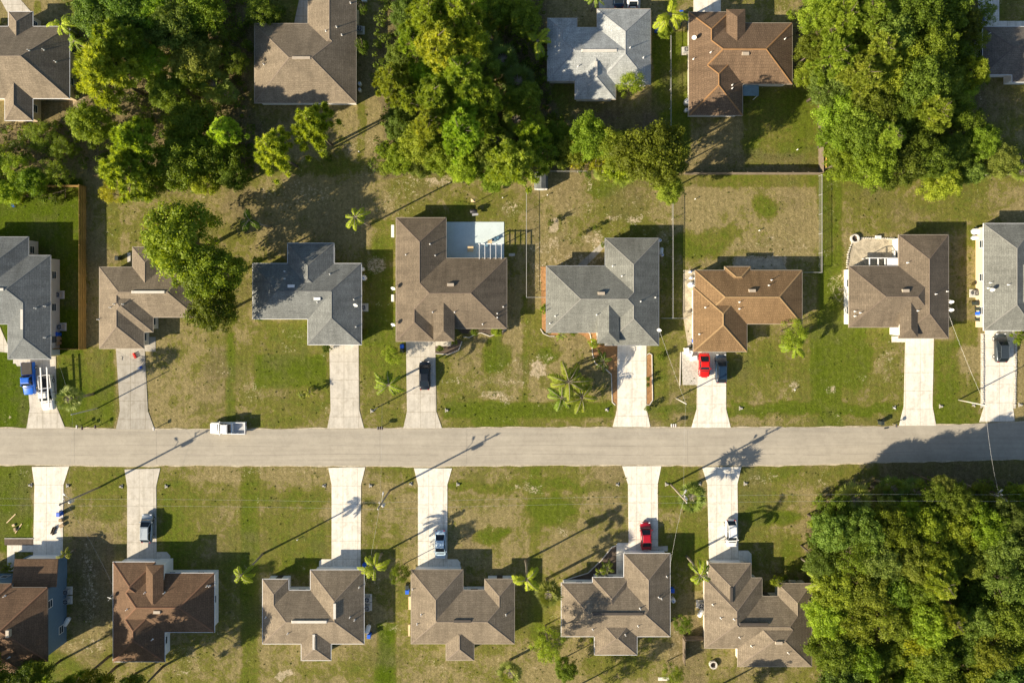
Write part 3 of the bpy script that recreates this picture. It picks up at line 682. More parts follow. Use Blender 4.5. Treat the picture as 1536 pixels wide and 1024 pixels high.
# north row of far houses
house('A1', 'brick_house', 'dark tan hip roofed house half out of frame in the top left corner', [(-60,39,103,149),(12,18,49,100),(6,100,50,182)], 'tan', 'wall_tan', 'white_trim', 2.7, .5, vents=[(44,76),(66,75),(84,93)], group='far houses')
house('A2', 'family_house', 'light brown L roofed house with leafy shadows on its roof, top row left', [(383,37,534,153),(463,-70,534,100)], 'tan', 'wall_white', 'tan_trim', vents=[(489,47),(505,41),(513,53),(396,97),(526,5)], ridgevents=[(438,87,466,87,'tan_trim')], group='far houses', drive=None)
house('A3', 'family_house', 'pale silver grey roofed house with a small front hip, the palest roof of all', [(821,27,865,122),(821,40,977,122),(897,13,977,128),(862,60,924,150)], 'pale', 'wall_white', 'tan_trim', vents=[(867,100),(883,113),(965,87),(945,72)], ridgevents=[(872,76,926,76,'concrete_pole'),(894,92,894,114,'concrete_pole')], group='far houses')
house('A4', 'family_house', 'orange brown tiled house by the wooden fence corner with a flat blue porch roof', [(1035,18,1093,112),(1035,75,1114,173),(1035,36,1188,127)], 'tiledark', 'wall_cream', 'tan_trim', vents=[(1066,79),(1098,128),(1098,133),(1177,59),(1040,89)], boxes=[(1118,81)], dishes=[(1040,57)], group='far houses')
house('A5', 'family_house', 'dark brown roofed house cut by the right edge at the top, wood beside it', [(1474,41,1640,113),(1519,60,1640,124)], 'dark', 'wall_white', 'white_trim', vents=[(1483,51)], group='far houses')
# middle row
house('B1', 'family_house', 'slate grey roofed house at the left edge beside the orange fence', [(-90,383,76,487),(12,420,76,537),(-60,355,41,450)], 'bluegrey', 'wall_grey', 'grey_metal', 3.0, drive=52, vents=[(54,462),(68,459),(68,506)], ridgevents=[(33,463,33,494,'concrete_pole'),(-20,434,6,434,'concrete_pole')], group=SL)
house('B2', 'family_house', 'brown roofed house half hidden under the big green tree', [(150,402,295,475),(150,402,216,521),(150,420,230,497),(198,372,246,450)], 'tan', 'wall_cream', 'tan_trim', 2.6, drive=196, vents=[(172,456),(166,461),(185,456),(148,479)], ridgevents=[(197,438,248,438,'concrete_pole')], group=SL)
house('B3', 'family_house', 'grey shingled house with white gutters right of the big green tree', [(379,395,541,478),(431,366,500,452),(462,395,541,518)], 'grey', 'wall_white', 'white_trim', drive=516, vents=[(427,407),(427,418),(495,411),(476,453),(531,449),(534,490)], boxes=[(437,429),(476,448)], dishes=[(536,455)], group=SL)
house('B4', 'family_house', 'large brown roofed house with two small front hips and a white corner patio', [(594,328,670,485),(594,387,760,491),(594,420,652,512)], 'brown', 'wall_cream', 'tan_trim', drive=631, vents=[(645,366),(653,383),(609,382),(649,468),(682,468),(724,486),(746,470),(746,476),(755,460)], boxes=[(676,427)], dishes=[(592,430),(592,484)], group=SL)
house('B5', 'family_house', 'grey green roofed house with orange mulch beds by its front', [(819,399,988,497),(908,357,988,518),(922,436,988,518)], 'greygreen', 'wall_cream', 'grey_metal', drive=948, vents=[(919,399),(933,414),(833,474),(825,485),(961,452),(983,446),(895,472)], boxes=[(902,440)], dishes=[(988,492)], group=SL)
house('B6', 'family_house', 'orange brown tiled house with a red and a dark blue car in front', [(1044,406,1202,487),(1041,430,1121,528),(1088,401,1126,430)], 'tile', 'wall_white', 'tan_trim', drive=1067, vents=[(1157,420),(1153,428),(1058,461),(1109,453),(1109,463),(1049,501)], boxes=[(1128,436)], group=SL)
house('B7', 'family_house', 'brown roofed house with a sunlit white side wall and sandy rear court', [(1273,400,1412,490),(1347,352,1422,508),(1362,420,1422,508)], 'brown', 'wall_white', 'tan_trim', drive=1379, vents=[(1282,467),(1282,474),(1290,469),(1361,394),(1403,441),(1420,437),(1376,466)], boxes=[(1358,436)], dishes=[(1423,450),(1423,462)], group=SL)
house('B8', 'family_house', 'green grey roofed house with a tan side wall at the right edge', [(1476,336,1552,496),(1500,372,1640,480)], 'greygreen', 'wall_tan', 'white_trim', drive=1500, vents=[(1512,427),(1485,424),(1482,432)], dishes=[(1484,432)], group=SL)
# south row
SR = 'houses on the south side of the street'
house('C1', 'two_storey_house', 'tall blue sided house with brown roof in the lower left corner', [(-90,881,72,990),(-60,920,38,1009),(-60,874,17,950)], 'redtile', 'wall_blue', 'dark_trim', 5.4, vents=[(8,893),(14,985)], boxes=[], group=SR)
house('C2', 'family_house', 'red brown roofed house with a white east wall in the lower left', [(171,860,322,949),(171,842,233,910),(171,900,248,993)], 'redtile', 'wall_white', 'white_trim', drive=213, drive_side='n', vents=[(218,888),(247,888),(191,913),(229,958),(311,878),(315,878)], boxes=[(236,917)], dishes=[(170,890)], group=SR)
house('C3', 'family_house', 'brown roofed house below the empty white drive with a small rear hip', [(393,884,546,965),(393,869,434,950),(467,856,546,966),(451,930,496,991)], 'tan', 'wall_white', 'white_trim', drive=519, drive_side='n', vents=[(399,925),(432,949),(532,929),(525,925),(539,880)], ridgevents=[(437,932,491,932,'concrete_pole'),(471,950,471,974,'concrete_pole'),(502,904,502,928,'concrete_pole')], group=SR)
house('C4', 'family_house', 'brown roofed house below the pale blue sedan with a small rear hip', [(616,884,771,965),(616,855,695,966),(727,869,771,950),(668,930,711,991)], 'tan', 'wall_white', 'tan_trim', drive=649, drive_side='n', vents=[(632,921),(626,935),(759,921),(619,883)], ridgevents=[(680,931,707,931,'dark_trim')], group=SR)
house('C5', 'family_house', 'brown roofed house below the red car with white gutters and three hips', [(843,874,1004,954),(889,865,943,945),(935,829,1004,954),(893,920,955,982)], 'tan', 'wall_white', 'white_trim', drive=965, drive_side='n', vents=[(960,912),(988,895),(992,897),(957,938),(889,943),(1000,864),(938,951)], ridgevents=[(887,920,966,920,'dark_trim')], group=SR)
house('C6', 'family_house', 'wide brown roofed house beside the lower right wood with stepped wings', [(1058,866,1144,971),(1063,844,1127,950),(1058,895,1216,971),(1168,875,1216,998),(1107,905,1216,998)], 'tan', 'wall_cream', 'tan_trim', drive=1086, drive_side='n', vents=[(1081,926),(1101,928),(1069,906),(1109,955),(1182,978),(1127,968)], boxes=[(1168,963)], ridgevents=[(1109,935,1152,935,'dark_trim'),(1097,880,1097,903,'dark_trim')], group=SR)
def raised(key, rect, lift, roof, wall='wall_cream'):
    """a raised entry or dormer hip standing above the main eave"""
    root = HOUSES[key]; O = root.location; z = 2.65+lift; a = W(rect[0], rect[3], z)-O; b = W(rect[2], rect[1], z)-O
    hw = (b.x-a.x)/2; cx_ = (a.x+b.x)/2; zr = z+hw*.42
    v = [(a.x, a.y, z), (b.x, a.y, z), (b.x, b.y, z), (a.x, b.y, z), (cx_, a.y+hw, zr), (cx_, b.y-hw, zr)]
    v += [(x, y, z-.16) for x, y, _ in v[:4]]
    r_ = mk('entry_roof', v, [(0, 1, 4), (1, 2, 5, 4), (2, 3, 5), (3, 0, 4, 5), (0, 6, 7, 1), (1, 7, 8, 2), (2, 8, 9, 3), (3, 9, 6, 0), (6, 9, 8, 7)], ROOF[roof], root)
    MB().box((cx_, (a.y+b.y)/2, (z-.16)/2), (2*hw-.7, b.y-a.y-.7, z-.16)).build('entry_wall', M[wall], root)
raised('B4', (650,437,682,512), .97, 'brown'); raised('B5', (896,441,929,515), 1.06, 'greygreen', 'wall_white'); raised('B7', (1350,440,1377,506), 1.0, 'brown', 'wall_white')
raised('C2', (219,847,245,915), 1.25, 'redtile', 'wall_white'); raised('A4', (1090,14,1118,81), .75, 'tiledark')
# garage wing of the tall house: a lean-to roof rising to the main wall
def garage_wing():
    root = HOUSES['C1']; O = root.location
    z1, z2 = 2.9, 4.5
    a = W(22, 838, z1)-O; b = W(87, 838, z1)-O; c = W(84, 880, z2)-O; d = W(17, 880, z2)-O
    a.z = b.z = z1; c.z = d.z = z2
    mk('garage_roof', [a, b, c, d, a-Vector((0, 0, .15)), b-Vector((0, 0, .15)), c-Vector((0, 0, .15)), d-Vector((0, 0, .15))], [(3, 2, 1, 0), (0, 1, 5, 4), (1, 2, 6, 5), (3, 0, 4, 7), (4, 5, 6, 7)], ROOF['redtile'], root)
    w = MB(); x0, x1, y0, y1 = a.x+.4, b.x-.4, c.y-.3, a.y-.4
    w.add([(x0, y0, -.1), (x1, y0, -.1), (x1, y1, -.1), (x0, y1, -.1), (x0, y0, 4.2), (x1, y0, 4.2), (x1, y1, 2.75), (x0, y1, 2.75)], [(0, 1, 5, 4), (1, 2, 6, 5), (2, 3, 7, 6), (3, 0, 4, 7)])
    w.build('garage_wall', M['wall_blue'], root)
    o = bpy.data.objects.new('garage_door', GD['g']); link(o, root); o.location = ((x0+x1)/2, y1+.01, 1.08)
garage_wing()
def chimney():
    root = HOUSES['C1']; p = W(19, 945, 6.6)-root.location
    MB().box((p.x, p.y, 7.0), (.5, 1.1, 1.6)).build('chimney', M['tan_trim'], root)
chimney()
# ================================================================ vegetation
def leaf_obj(name, P, Nn, Tn, Ln, Wd, tone, m):
    """many leaf faces at once: centres P, normals Nn, long axes Tn, half length Ln, half width Wd"""
    B_ = np.cross(Nn, Tn); B_ /= np.linalg.norm(B_, axis=1, keepdims=True)+1e-9
    a = P - Tn*Ln[:, None]; c = P + Tn*Ln[:, None]; b = P - B_*Wd[:, None]; d = P + B_*Wd[:, None]
    V = np.stack([a, b, c, d], 1).reshape(-1, 3); n = len(P)
    me = bpy.data.meshes.new(name); me.vertices.add(4*n); me.loops.add(4*n); me.polygons.add(n)
    me.vertices.foreach_set('co', V.reshape(-1).astype(np.float32)); me.loops.foreach_set('vertex_index', np.arange(4*n, dtype=np.int32))
    me.polygons.foreach_set('loop_start', np.arange(n, dtype=np.int32)*4); me.polygons.foreach_set('use_smooth', np.zeros(n, bool)); me.update(calc_edges=True)
    at = me.attributes.new('tone', 'FLOAT', 'POINT'); at.data.foreach_set('value', np.repeat(tone, 4).astype(np.float32))
    me.materials.append(m); return me
def unit(v): return v/(np.linalg.norm(v, axis=-1, keepdims=True)+1e-9)
def perp(Nn, r):
    q = r.normal(size=Nn.shape); q -= (q*Nn).sum(1, keepdims=True)*Nn; return unit(q)
def oak_crown(seed, lobes=95, per=190, leaf=.15, R_=4.6, Hh=3.2, m='leaf_oak', open_=.0):
    """crown of radius ~R_ centred on the origin of height: lobes spread through a dome, leaves over each lobe"""
    r = np.random.default_rng(seed); az = r.random(3)*6.28; P = []; NN = []; tone = []; lobes_c = []
    for i in range(lobes):
        u = (i+.5)/lobes; th = 2.39996*i + r.random()*.5; rad = R_*math.sqrt(u)*.86
        edge = 1 + .16*math.sin(2*th+az[0]) + .12*math.sin(3*th+az[1]) + .08*math.sin(5*th+az[2])
        rad *= edge; zc = Hh*(1-(rad/(R_*1.12))**2)*.75 + r.normal()*.6
        lr = R_*(.09 + .14*r.random()**1.5)
        if open_ and r.random() < open_: continue
        lobes_c.append((rad*math.cos(th), rad*math.sin(th), zc, lr))
    for i in range(int(lobes*.35)):                                # lower skirt
        th = r.random()*6.28; rad = R_*(.45+.45*r.random()); lobes_c.append((rad*math.cos(th), rad*math.sin(th), -Hh*1.1*r.random(), R_*.2))
    for (x, y, z, lr) in lobes_c:
        n = int(per*(lr/(R_*.21))**1.6); d = unit(r.normal(size=(n, 3)) + np.array([0, 0, .55])); k = lr*(.55+.5*r.random((n, 1))**.6)
        p = np.array([x, y, z]) + d*k*np.array([1, 1, .8]) + r.normal(size=(n, 3))*(.10+.22*(r.random((n, 1)) < .25))
        P.append(p); NN.append(unit(d*1.0 + np.array([0, 0, .35]) + r.normal(size=(n, 3))*.42)); tone.append(np.clip(.48+r.normal()*.17+r.normal(size=n)*.14, 0, 1))
    P = np.concatenate(P); NN = np.concatenate(NN); tone = np.concatenate(tone); T = perp(NN, r)
    L = leaf*(.7+.7*r.random(len(P))); return leaf_obj('crown', P, NN, T, L, L*(.55+.2*r.random(len(P))), tone, M[m])
def pine_crown(seed, tufts=90, per=110, R_=3.6, Hh=5.5):
    r = np.random.default_rng(seed); P = []; NN = []; TT = []; tone = []; tc = []; az = r.random(2)*6.28
    for i in range(tufts):
        u = (i+.5)/tufts; th = 2.39996*i + r.random()*.8; rad = R_*(u**.6)*(1+.2*math.sin(2*th+az[0])+.15*math.sin(3*th+az[1]))*(.85+.2*r.random())
        zc = Hh*(.5-.62*(rad/R_)**1.5) + r.normal()*.6; tc.append((rad*math.cos(th), rad*math.sin(th), zc))
    for (x, y, z) in tc:
        tr = .48+.3*r.random(); d = unit(r.normal(size=(per, 3)) + np.array([x/R_*.5, y/R_*.5, .5])); k = tr*(.35+.5*r.random((per, 1)))
        P.append(np.array([x, y, z]) + d*k); side = unit(r.normal(size=(per, 3))+np.array([0, 0, .8])); side = unit(side - (side*d).sum(1, keepdims=True)*d)
        NN.append(side); TT.append(d); tone.append(np.clip(.5+r.normal()*.18+r.normal(size=per)*.12, 0, 1))
    P = np.concatenate(P); n = len(P); r2 = np.random.default_rng(seed+1)
    return leaf_obj('crown', P, np.concatenate(NN), np.concatenate(TT), .26+.14*r2.random(n), .055+.03*r2.random(n), np.concatenate(tone), M['leaf_pine']), tc
def limbs(seed, H, R_, tips=None, r0=.22, zc=None, lean=(0, 0)):
    r = random.Random(seed); mb = MB(); top = Vector((lean[0], lean[1], 0))
    mb.tube([(0, 0, -H), (.06, .03, -H*.6), (-.05, .05, -H*.25), (0, 0, H*.12 if tips else 0)], [r0*1.35, r0, r0*.8, r0*.35], 8)
    if tips:
        for (x, y, z) in tips[::2]: mb.tube([(0, 0, z-1.0-.15*math.hypot(x, y)), (x*.5, y*.5, z-.5), (x*.92, y*.92, z)], [.07, .05, .025], 5, False)
    else:
        for k in range(9):
            a = 6.283*k/9+r.random()*.5; q = R_*(.5+.35*r.random()); mb.tube([(0, 0, -H*.28+.1*k), (q*.4*math.cos(a), q*.4*math.sin(a), -.3), (q*math.cos(a), q*math.sin(a), 1.0)], [r0*.5, r0*.32, .04], 5, False)
    return mb
def frond_mesh(mbv, base, az, elev0, L, droop, nleaf, lw, ll, r, tone0, out):
    """one feather frond: returns leaf arrays along a drooping arc"""
    pts = []; p = np.array(base, float); el = elev0; st = L/12
    for i in range(13):
        pts.append(p.copy()); p = p + st*np.array([math.cos(az)*math.cos(el), math.sin(az)*math.cos(el), math.sin(el)]); el -= droop/12
    pts = np.array(pts); mbv.tube([tuple(q) for q in pts[::2]], [.05, .04, .035, .03, .025, .018, .012], 4, False)
    side = np.array([-math.sin(az), math.cos(az), 0])
    for i in range(nleaf):
        t = .12+.88*i/nleaf; k = t*12; i0 = min(11, int(k)); f = k-i0; c = pts[i0]*(1-f)+pts[i0+1]*f; tg = unit(pts[i0+1]-pts[i0])
        l = ll*(math.sin(math.pi*(t*.86+.1))**.6)*(.85+.3*r.random())
        for s in (-1, 1):
            d = unit(side*s*.8 + tg*.7 + np.array([0, 0, -.35-.5*r.random()]) + r.normal(size=3)*.16)
            up = np.cross(tg, side); n = unit(up + side*s*.25 + r.normal(size=3)*.2); n = unit(n-(n*d).sum()*d)
            out.append((c+d*l*.5, n, d, l*.5, lw, tone0+r.normal()*.08))
def feather_palm(seed, n=11, L=3.0, H=8):
    r = np.random.default_rng(seed); out = []; stems = MB()
    for i in range(n):
        a = 2.39996*i+r.normal()*.5; e = .95-1.05*(i/n)+r.normal()*.2
        frond_mesh(stems, (0, 0, 0), a, e, L*(.65+.5*r.random()), 1.4+.7*r.random(), 60 if n == 13 else 48, .05, .66 if n != 13 else .8, r, .4+.4*(1-i/n), out)
    arr = [np.array([o[k] for o in out]) for k in range(6)]
    return leaf_obj('crown', arr[0], arr[1], arr[2], arr[3], arr[4], np.clip(arr[5], 0, 1), M['leaf_palm']), stems
def fan_palm(seed, n=34, petiole=1.15, blade=.85):
    r = np.random.default_rng(seed); out = []; stems = MB()
    for i in range(n):
        a = 2.39996*i+r.random()*.3; e = 1.15-1.5*(i/n)+r.normal()*.1; d = np.array([math.cos(a)*math.cos(e), math.sin(a)*math.cos(e), math.sin(e)])
        c = d*petiole*(.7+.5*r.random()); stems.tube([(0, 0, 0), tuple(c)], [.03, .018], 4, False)
        side = np.array([-math.sin(a), math.cos(a), 0]); upv = unit(np.cross(d, side)); tn = .5+r.normal()*.15
        for k in range(15):
            b = -2.0+4.0*k/14; dd = unit(d*math.cos(b)+side*math.sin(b)+np.array([0, 0, -.25])+r.normal(size=3)*.05)
            l = blade*(.72+.28*math.cos(b/2))*(.9+.2*r.random()); nn = unit(upv+side*r.normal()*.3); nn = unit(nn-(nn*dd).sum()*dd)
            out.append((c+dd*l*.5, nn, dd, l*.5, .065, tn+r.normal()*.06))
    arr = [np.array([o[k] for o in out]) for k in range(6)]
    return leaf_obj('crown', arr[0], arr[1], arr[2], arr[3], arr[4], np.clip(arr[5], 0, 1), M['leaf_fan']), stems
PROTO = {}
def protos():
    PROTO['oak'] = [(oak_crown(11+i), limbs(i, 1, 4.0).v and limbs(i, 8.5, 4.2)) for i in range(4)]
    PROTO['light'] = [(oak_crown(31+i, 62, 120, .13, 4.2, 3.0, 'leaf_oak', .25), limbs(20+i, 7.5, 4.0, r0=.16)) for i in range(2)]
    PROTO['pine'] = []
    for i in range(3):
        c, t = pine_crown(51+i); PROTO['pine'].append((c, limbs(60+i, 9.5, 3, t, .19)))
    PROTO['shrub'] = [(oak_crown(71+i, 20, 130, .10, 1.5, 1.2, 'leaf_shrub'), limbs(70+i, 1.0, 1.2, r0=.06)) for i in range(2)]
    PROTO['feather'] = []
    for i in range(6):
        c, st = feather_palm(81+i, 8+i+(i%2)*2, 2.6+.15*i); st.tube([(0, 0, -8), (.1, 0, -5), (.05, .05, -2), (0, 0, 0)], [.24, .17, .15, .13], 8); PROTO['feather'].append((c, st))
    PROTO['fan'] = []
    for i in range(2):
        c, st = fan_palm(91+i); st.tube([(0, 0, -7), (.05, 0, -3), (0, 0, 0)], [.22, .2, .2], 8); PROTO['fan'].append((c, st))
    PROTO['cane'] = []
    c, st = feather_palm(99, 13, 3.4); st.tube([(0, 0, -2.5), (0, 0, 0)], [.25, .2], 8); PROTO['cane'].append((c, st))
    for k, L in PROTO.items():
        for i, (c, mb) in enumerate(L):
            o = mb.build('trunk', M['palm_bark'] if k in ('feather', 'fan', 'cane') else M['bark'], None, True); d = o.data; bpy.data.objects.remove(o); L[i] = (c, d)
protos()
REF = {'oak': (4.9, 8.5), 'light': (4.5, 7.5), 'pine': (4.2, 9.5), 'shrub': (1.75, 1.0), 'feather': (2.9, 8.0), 'fan': (1.95, 7.0), 'cane': (3.4, 2.5)}
NAMES = {'oak': ('broadleaf_tree', 'tree'), 'light': ('slender_tree', 'tree'), 'pine': ('pine_tree', 'tree'), 'shrub': ('shrub', 'shrub'), 'feather': ('feather_palm', 'palm tree'), 'fan': ('fan_palm', 'palm tree'), 'cane': ('feather_palm', 'palm tree')}
TR = random.Random(5)
def tree(kind, px, py, rpx, h, label, group=None, tint=None, idx=None, rz=None):
    """crown centre at photo (px,py) and height h, crown radius rpx in photo pixels"""
    L = PROTO[kind]; i = TR.randrange(len(L)) if idx is None else idx; crown, trunk = L[i]
    rad = rpx*(H_CAM-h)/F_PX; s = rad/REF[kind][0]; hz = h/(REF[kind][1])
    p = W(px, py, h)
    nm, ct = NAMES[kind]
    root = empty(nm, (p.x, p.y, 0), TR.random()*6.28 if rz is None else rz, label, ct, group)
    t = link(bpy.data.objects.new('trunk', trunk), root); t.location = (0, 0, h); t.scale = (s, s, hz)
    zs = s if kind in ('feather', 'fan', 'cane') else min(s*1.05, .42*h/3) if kind in ('oak', 'light') else s
    c = link(bpy.data.objects.new('crown', crown), root); c.location = (0, 0, h); c.scale = (s, s, zs)
    if tint is None: k = TR.uniform(.8, 1.15); tint = (k*TR.uniform(.9, 1.15), k, k*TR.uniform(.7, 1.2))
    c.color = (*tint, 1)
    return root
WOODS = []
def wood(desc, group, items, under):
    """items: (kind, px, py, r, h[, tone]); labels count them in bands from the top, each band from the left"""
    WOODS.append((desc, under)); items = list(items)
    band = 62; ys = sorted(items, key=lambda t: t[2]); rows = []; cur = []
    for it in ys:
        if cur and it[2]-cur[0][2] > band: rows.append(cur); cur = []
        cur.append(it)
    rows.append(cur)
    ordn = ['first', 'second', 'third', 'fourth', 'fifth', 'sixth', 'seventh', 'eighth', 'ninth', 'tenth', 'eleventh', 'twelfth', 'thirteenth', 'fourteenth', 'fifteenth', 'sixteenth']
    kn = {'oak': 'leafy tree', 'light': 'thin tree', 'pine': 'pine', 'fan': 'fan palm', 'feather': 'feather palm', 'shrub': 'bush'}
    for ri, row in enumerate(rows):
        row.sort(key=lambda t: t[1])
        for ci, it in enumerate(row):
            tone = it[5] if len(it) > 5 else 0
            tint = {0: None, 1: (1.3, 1.3, 1.1), -1: (.78, .84, .85), 2: (2.0, 1.6, 1.0)}[tone]
            if TR.random() < .22 and it[0] in ('oak', 'light') and tone in (0, 1): tint = (.88, .92, 1.5)
            if tint: tint = tuple(v*TR.uniform(.9, 1.1) for v in tint)
            adj = {0: 'green', 1: 'bright', -1: 'dark', 2: 'yellow'}[tone]
            n_ = len(row); pos = f'{ordn[ci]} from left' if ci <= n_//2 else f'{ordn[n_-1-ci]} from right'
            lab = f"{adj} {kn[it[0]]} in {desc}, {pos} in {ordn[ri]} row down"
            x_, y_ = it[1], it[2]; hf = .9
            if 700 < x_ < 850 or (280 < x_ < 360 and y_ < 150) or (x_ > 1400 and y_ < 300): hf = .62
            if y_ < 300 and x_ < 830: tint = tuple(v*1.18 for v in (tint or (1.0, 1.02, .95)))
            if x_ < 400 and y_ < 300 and hf > .7: hf = .74
            if it[0] == 'fan': hf *= .7
            tree(it[0], it[1], it[2], it[3]*(1.03 if y_ > 700 else 1.1), it[4]*hf, lab, group, tint)
wood('the top left wood', 'trees of the top left wood', [
 ('feather',92,36,18,6,1),('feather',112,62,20,7,1),('oak',150,25,34,11),('light',128,12,22,9,1),('oak',195,18,34,12),('oak',235,22,32,11,1),('pine',180,70,40,14),('oak',212,58,26,10),('pine',165,112,50,14,1),('oak',225,92,26,9,1),
 ('oak',265,40,36,11),('oak',305,18,34,12,1),('light',318,48,28,9,-1),('oak',292,88,34,10),('oak',280,112,22,8),('fan',322,128,24,7),('fan',338,140,18,6),('oak',135,185,28,8),('light',58,204,24,4),('light',92,222,20,4),
 ('pine',205,215,38,14,1),('pine',190,258,40,14,1),('oak',222,275,26,9),('oak',285,195,40,8),('oak',275,245,38,10),('pine',338,200,26,11,1),('oak',325,235,36,8),('oak',350,262,22,8,-1),('oak',305,268,24,8,1),('light',168,290,18,6,2),
 ('pine',412,228,34,12,1),('pine',470,192,36,12,1),('light',22,250,24,6,1),('oak',48,272,22,6,1),('light',85,258,20,5),('oak',12,288,20,6,1),('oak',-30,255,30,7),('oak',250,140,26,8,-1),('light',350,90,20,7,-1)], 0)
wood('the top middle wood', 'trees of the top middle wood', [
 ('oak',612,22,26,9),('pine',645,28,36,13,1),('pine',690,22,34,13,1),('pine',662,70,40,14,1),('oak',705,66,30,9,1),('fan',735,60,18,6,-1),('shrub',750,38,9,2,1),('oak',740,18,26,7),('light',720,10,24,8,1),('light',775,12,20,7),
 ('oak',600,90,22,6,1),('pine',618,60,26,11,1),('oak',640,118,30,8,1),('pine',690,112,36,13,1),('fan',755,90,24,6,-1),('fan',778,122,24,6,-1),('light',730,100,24,8),('feather',806,62,26,7,1),('oak',790,30,24,7,-1),
 ('pine',590,125,30,11,1),('pine',612,148,26,10,1),('pine',655,145,32,12),('oak',690,155,32,9,1),('pine',722,150,34,12,1),('light',762,150,22,6),('oak',600,185,24,6),('pine',645,185,28,12,1),('oak',630,215,30,7,1),
 ('pine',690,200,36,13,1),('oak',660,235,26,6,1),('oak',600,238,24,5,1),('oak',722,235,28,7),('oak',630,250,18,4),('fan',742,210,26,6),('pine',732,190,24,11),('light',800,185,20,7,1),('oak',790,150,24,7,-1),
 ('pine',772,245,42,13),('pine',798,205,26,11,1),('fan',775,180,22,6),('oak',745,262,26,7,1),('oak',695,250,24,6,1),('light',815,225,26,8,-1),('oak',845,230,20,6,-1),('oak',882,208,32,7,1),('oak',862,222,24,6),('oak',838,205,22,5,1),('oak',945,222,26,7),('shrub',915,238,18,4,2),('oak',920,222,28,8),
 ('shrub',868,240,16,3,2),('shrub',895,248,12,3,2),('shrub',925,252,20,4,2),('fan',905,258,14,4,1),('shrub',945,240,14,4,2),('oak',978,232,48,12),('oak',1005,250,22,8,-1),('oak',1003,283,22,7,1),('fan',935,262,18,4,1)], 0)
wood('the top right wood', 'trees of the top right wood', [
 ('oak',1228,18,28,9,1),('pine',1262,30,34,13,1),('pine',1300,25,36,13,1),('oak',1332,48,36,12),('oak',1370,15,40,12,-1),('oak',1410,12,38,11,-1),('oak',1440,38,26,9,-1),('oak',1222,75,24,8),('pine',1252,85,34,13,1),
 ('light',1275,58,26,9,1),('pine',1318,78,34,13,1),('oak',1352,90,34,11),('oak',1395,75,36,11),('oak',1430,85,26,9,-1),('oak',1215,110,20,7,1),('oak',1245,128,34,9),('pine',1290,118,36,13,1),('oak',1330,122,32,11,1),
 ('oak',1375,128,38,12),('oak',1418,128,32,10),('pine',1456,112,28,11,1),('light',1465,60,18,7),('oak',1262,165,32,9,1),('oak',1308,160,34,11),('oak',1352,170,32,10,-1),('oak',1392,170,30,10),('oak',1430,170,24,8,-1),
 ('oak',1258,205,28,8,1),('oak',1290,200,36,11),('pine',1330,205,26,12,1),('pine',1400,170,30,13,1),('oak',1368,212,30,9,-1),('light',1450,190,28,8),('oak',1268,240,28,8),('oak',1308,245,36,10,1),('oak',1352,246,34,9),
 ('oak',1392,240,32,9),('oak',1428,225,26,9,-1),('oak',1410,272,28,8,1),('oak',1470,215,26,9,1),('oak',1500,240,24,8,1),('oak',1455,258,20,7),('light',1440,140,24,9,1),('fan',1272,30,16,9),('light',1478,20,16,6,-1),('fan',1532,258,14,4,1)], 0)
wood('the lower right wood', 'trees of the lower right wood', [
 ('fan',1282,748,26,9,1),('fan',1290,768,22,9),('oak',1258,770,26,8,-1),('fan',1340,732,20,8,-1),('fan',1375,738,22,8,-1),('fan',1325,738,16,7,-1),('oak',1415,728,18,9),('oak',1432,752,28,10),('light',1395,742,26,9,-1),('oak',1465,748,24,8),('light',1330,770,26,8),
 ('oak',1250,798,32,10,1),('oak',1295,798,34,11),('oak',1338,795,34,11),('oak',1385,785,34,10),('light',1362,770,24,9,1),('oak',1475,788,34,11,1),('oak',1512,775,30,11,1),('oak',1532,755,26,9),('oak',1430,795,34,10),
 ('light',1275,830,36,11,1),('oak',1235,845,28,9),('oak',1318,838,36,11),('oak',1365,835,36,11,-1),('oak',1405,838,34,11,1),('light',1392,828,30,12),('oak',1450,838,32,10,-1),('oak',1500,825,36,11,1),('oak',1535,818,30,11),
 ('oak',1252,885,34,10,1),('oak',1295,885,36,11),('oak',1340,880,34,10,-1),('oak',1380,880,34,11),('pine',1405,870,34,13,1),('fan',1428,850,24,7,-1),('oak',1458,885,32,9,-1),('light',1500,868,36,12,1),('oak',1536,880,32,12),
 ('oak',1240,925,30,10,1),('oak',1278,930,34,10),('light',1322,925,34,11),('oak',1350,935,32,10,1),('oak',1392,930,36,12,1),('pine',1420,925,30,13,1),('oak',1462,928,34,11),('oak',1505,925,36,12),('oak',1540,935,30,11,-1),
 ('oak',1248,975,34,10),('oak',1290,985,34,10,1),('oak',1335,975,30,8,-1),('light',1372,960,34,10,2),('oak',1400,985,36,11),('oak',1440,968,32,10,-1),('oak',1482,975,36,12),('oak',1522,975,34,11,1),
 ('oak',1262,1018,34,10,1),('oak',1308,1022,32,9),('oak',1350,1010,22,6),('oak',1375,1022,30,9,1),('oak',1415,1025,34,11),('oak',1458,1015,34,11,1),('oak',1502,1018,36,12),('oak',1540,1015,30,11),
 ('feather',1236,866,26,9,1),('oak',1570,760,40,10),('oak',1575,840,40,11),('oak',1575,900,40,11),('oak',1575,970,40,11),('oak',1290,1060,40,10),('oak',1380,1065,40,10),('oak',1470,1065,40,10)], 0)
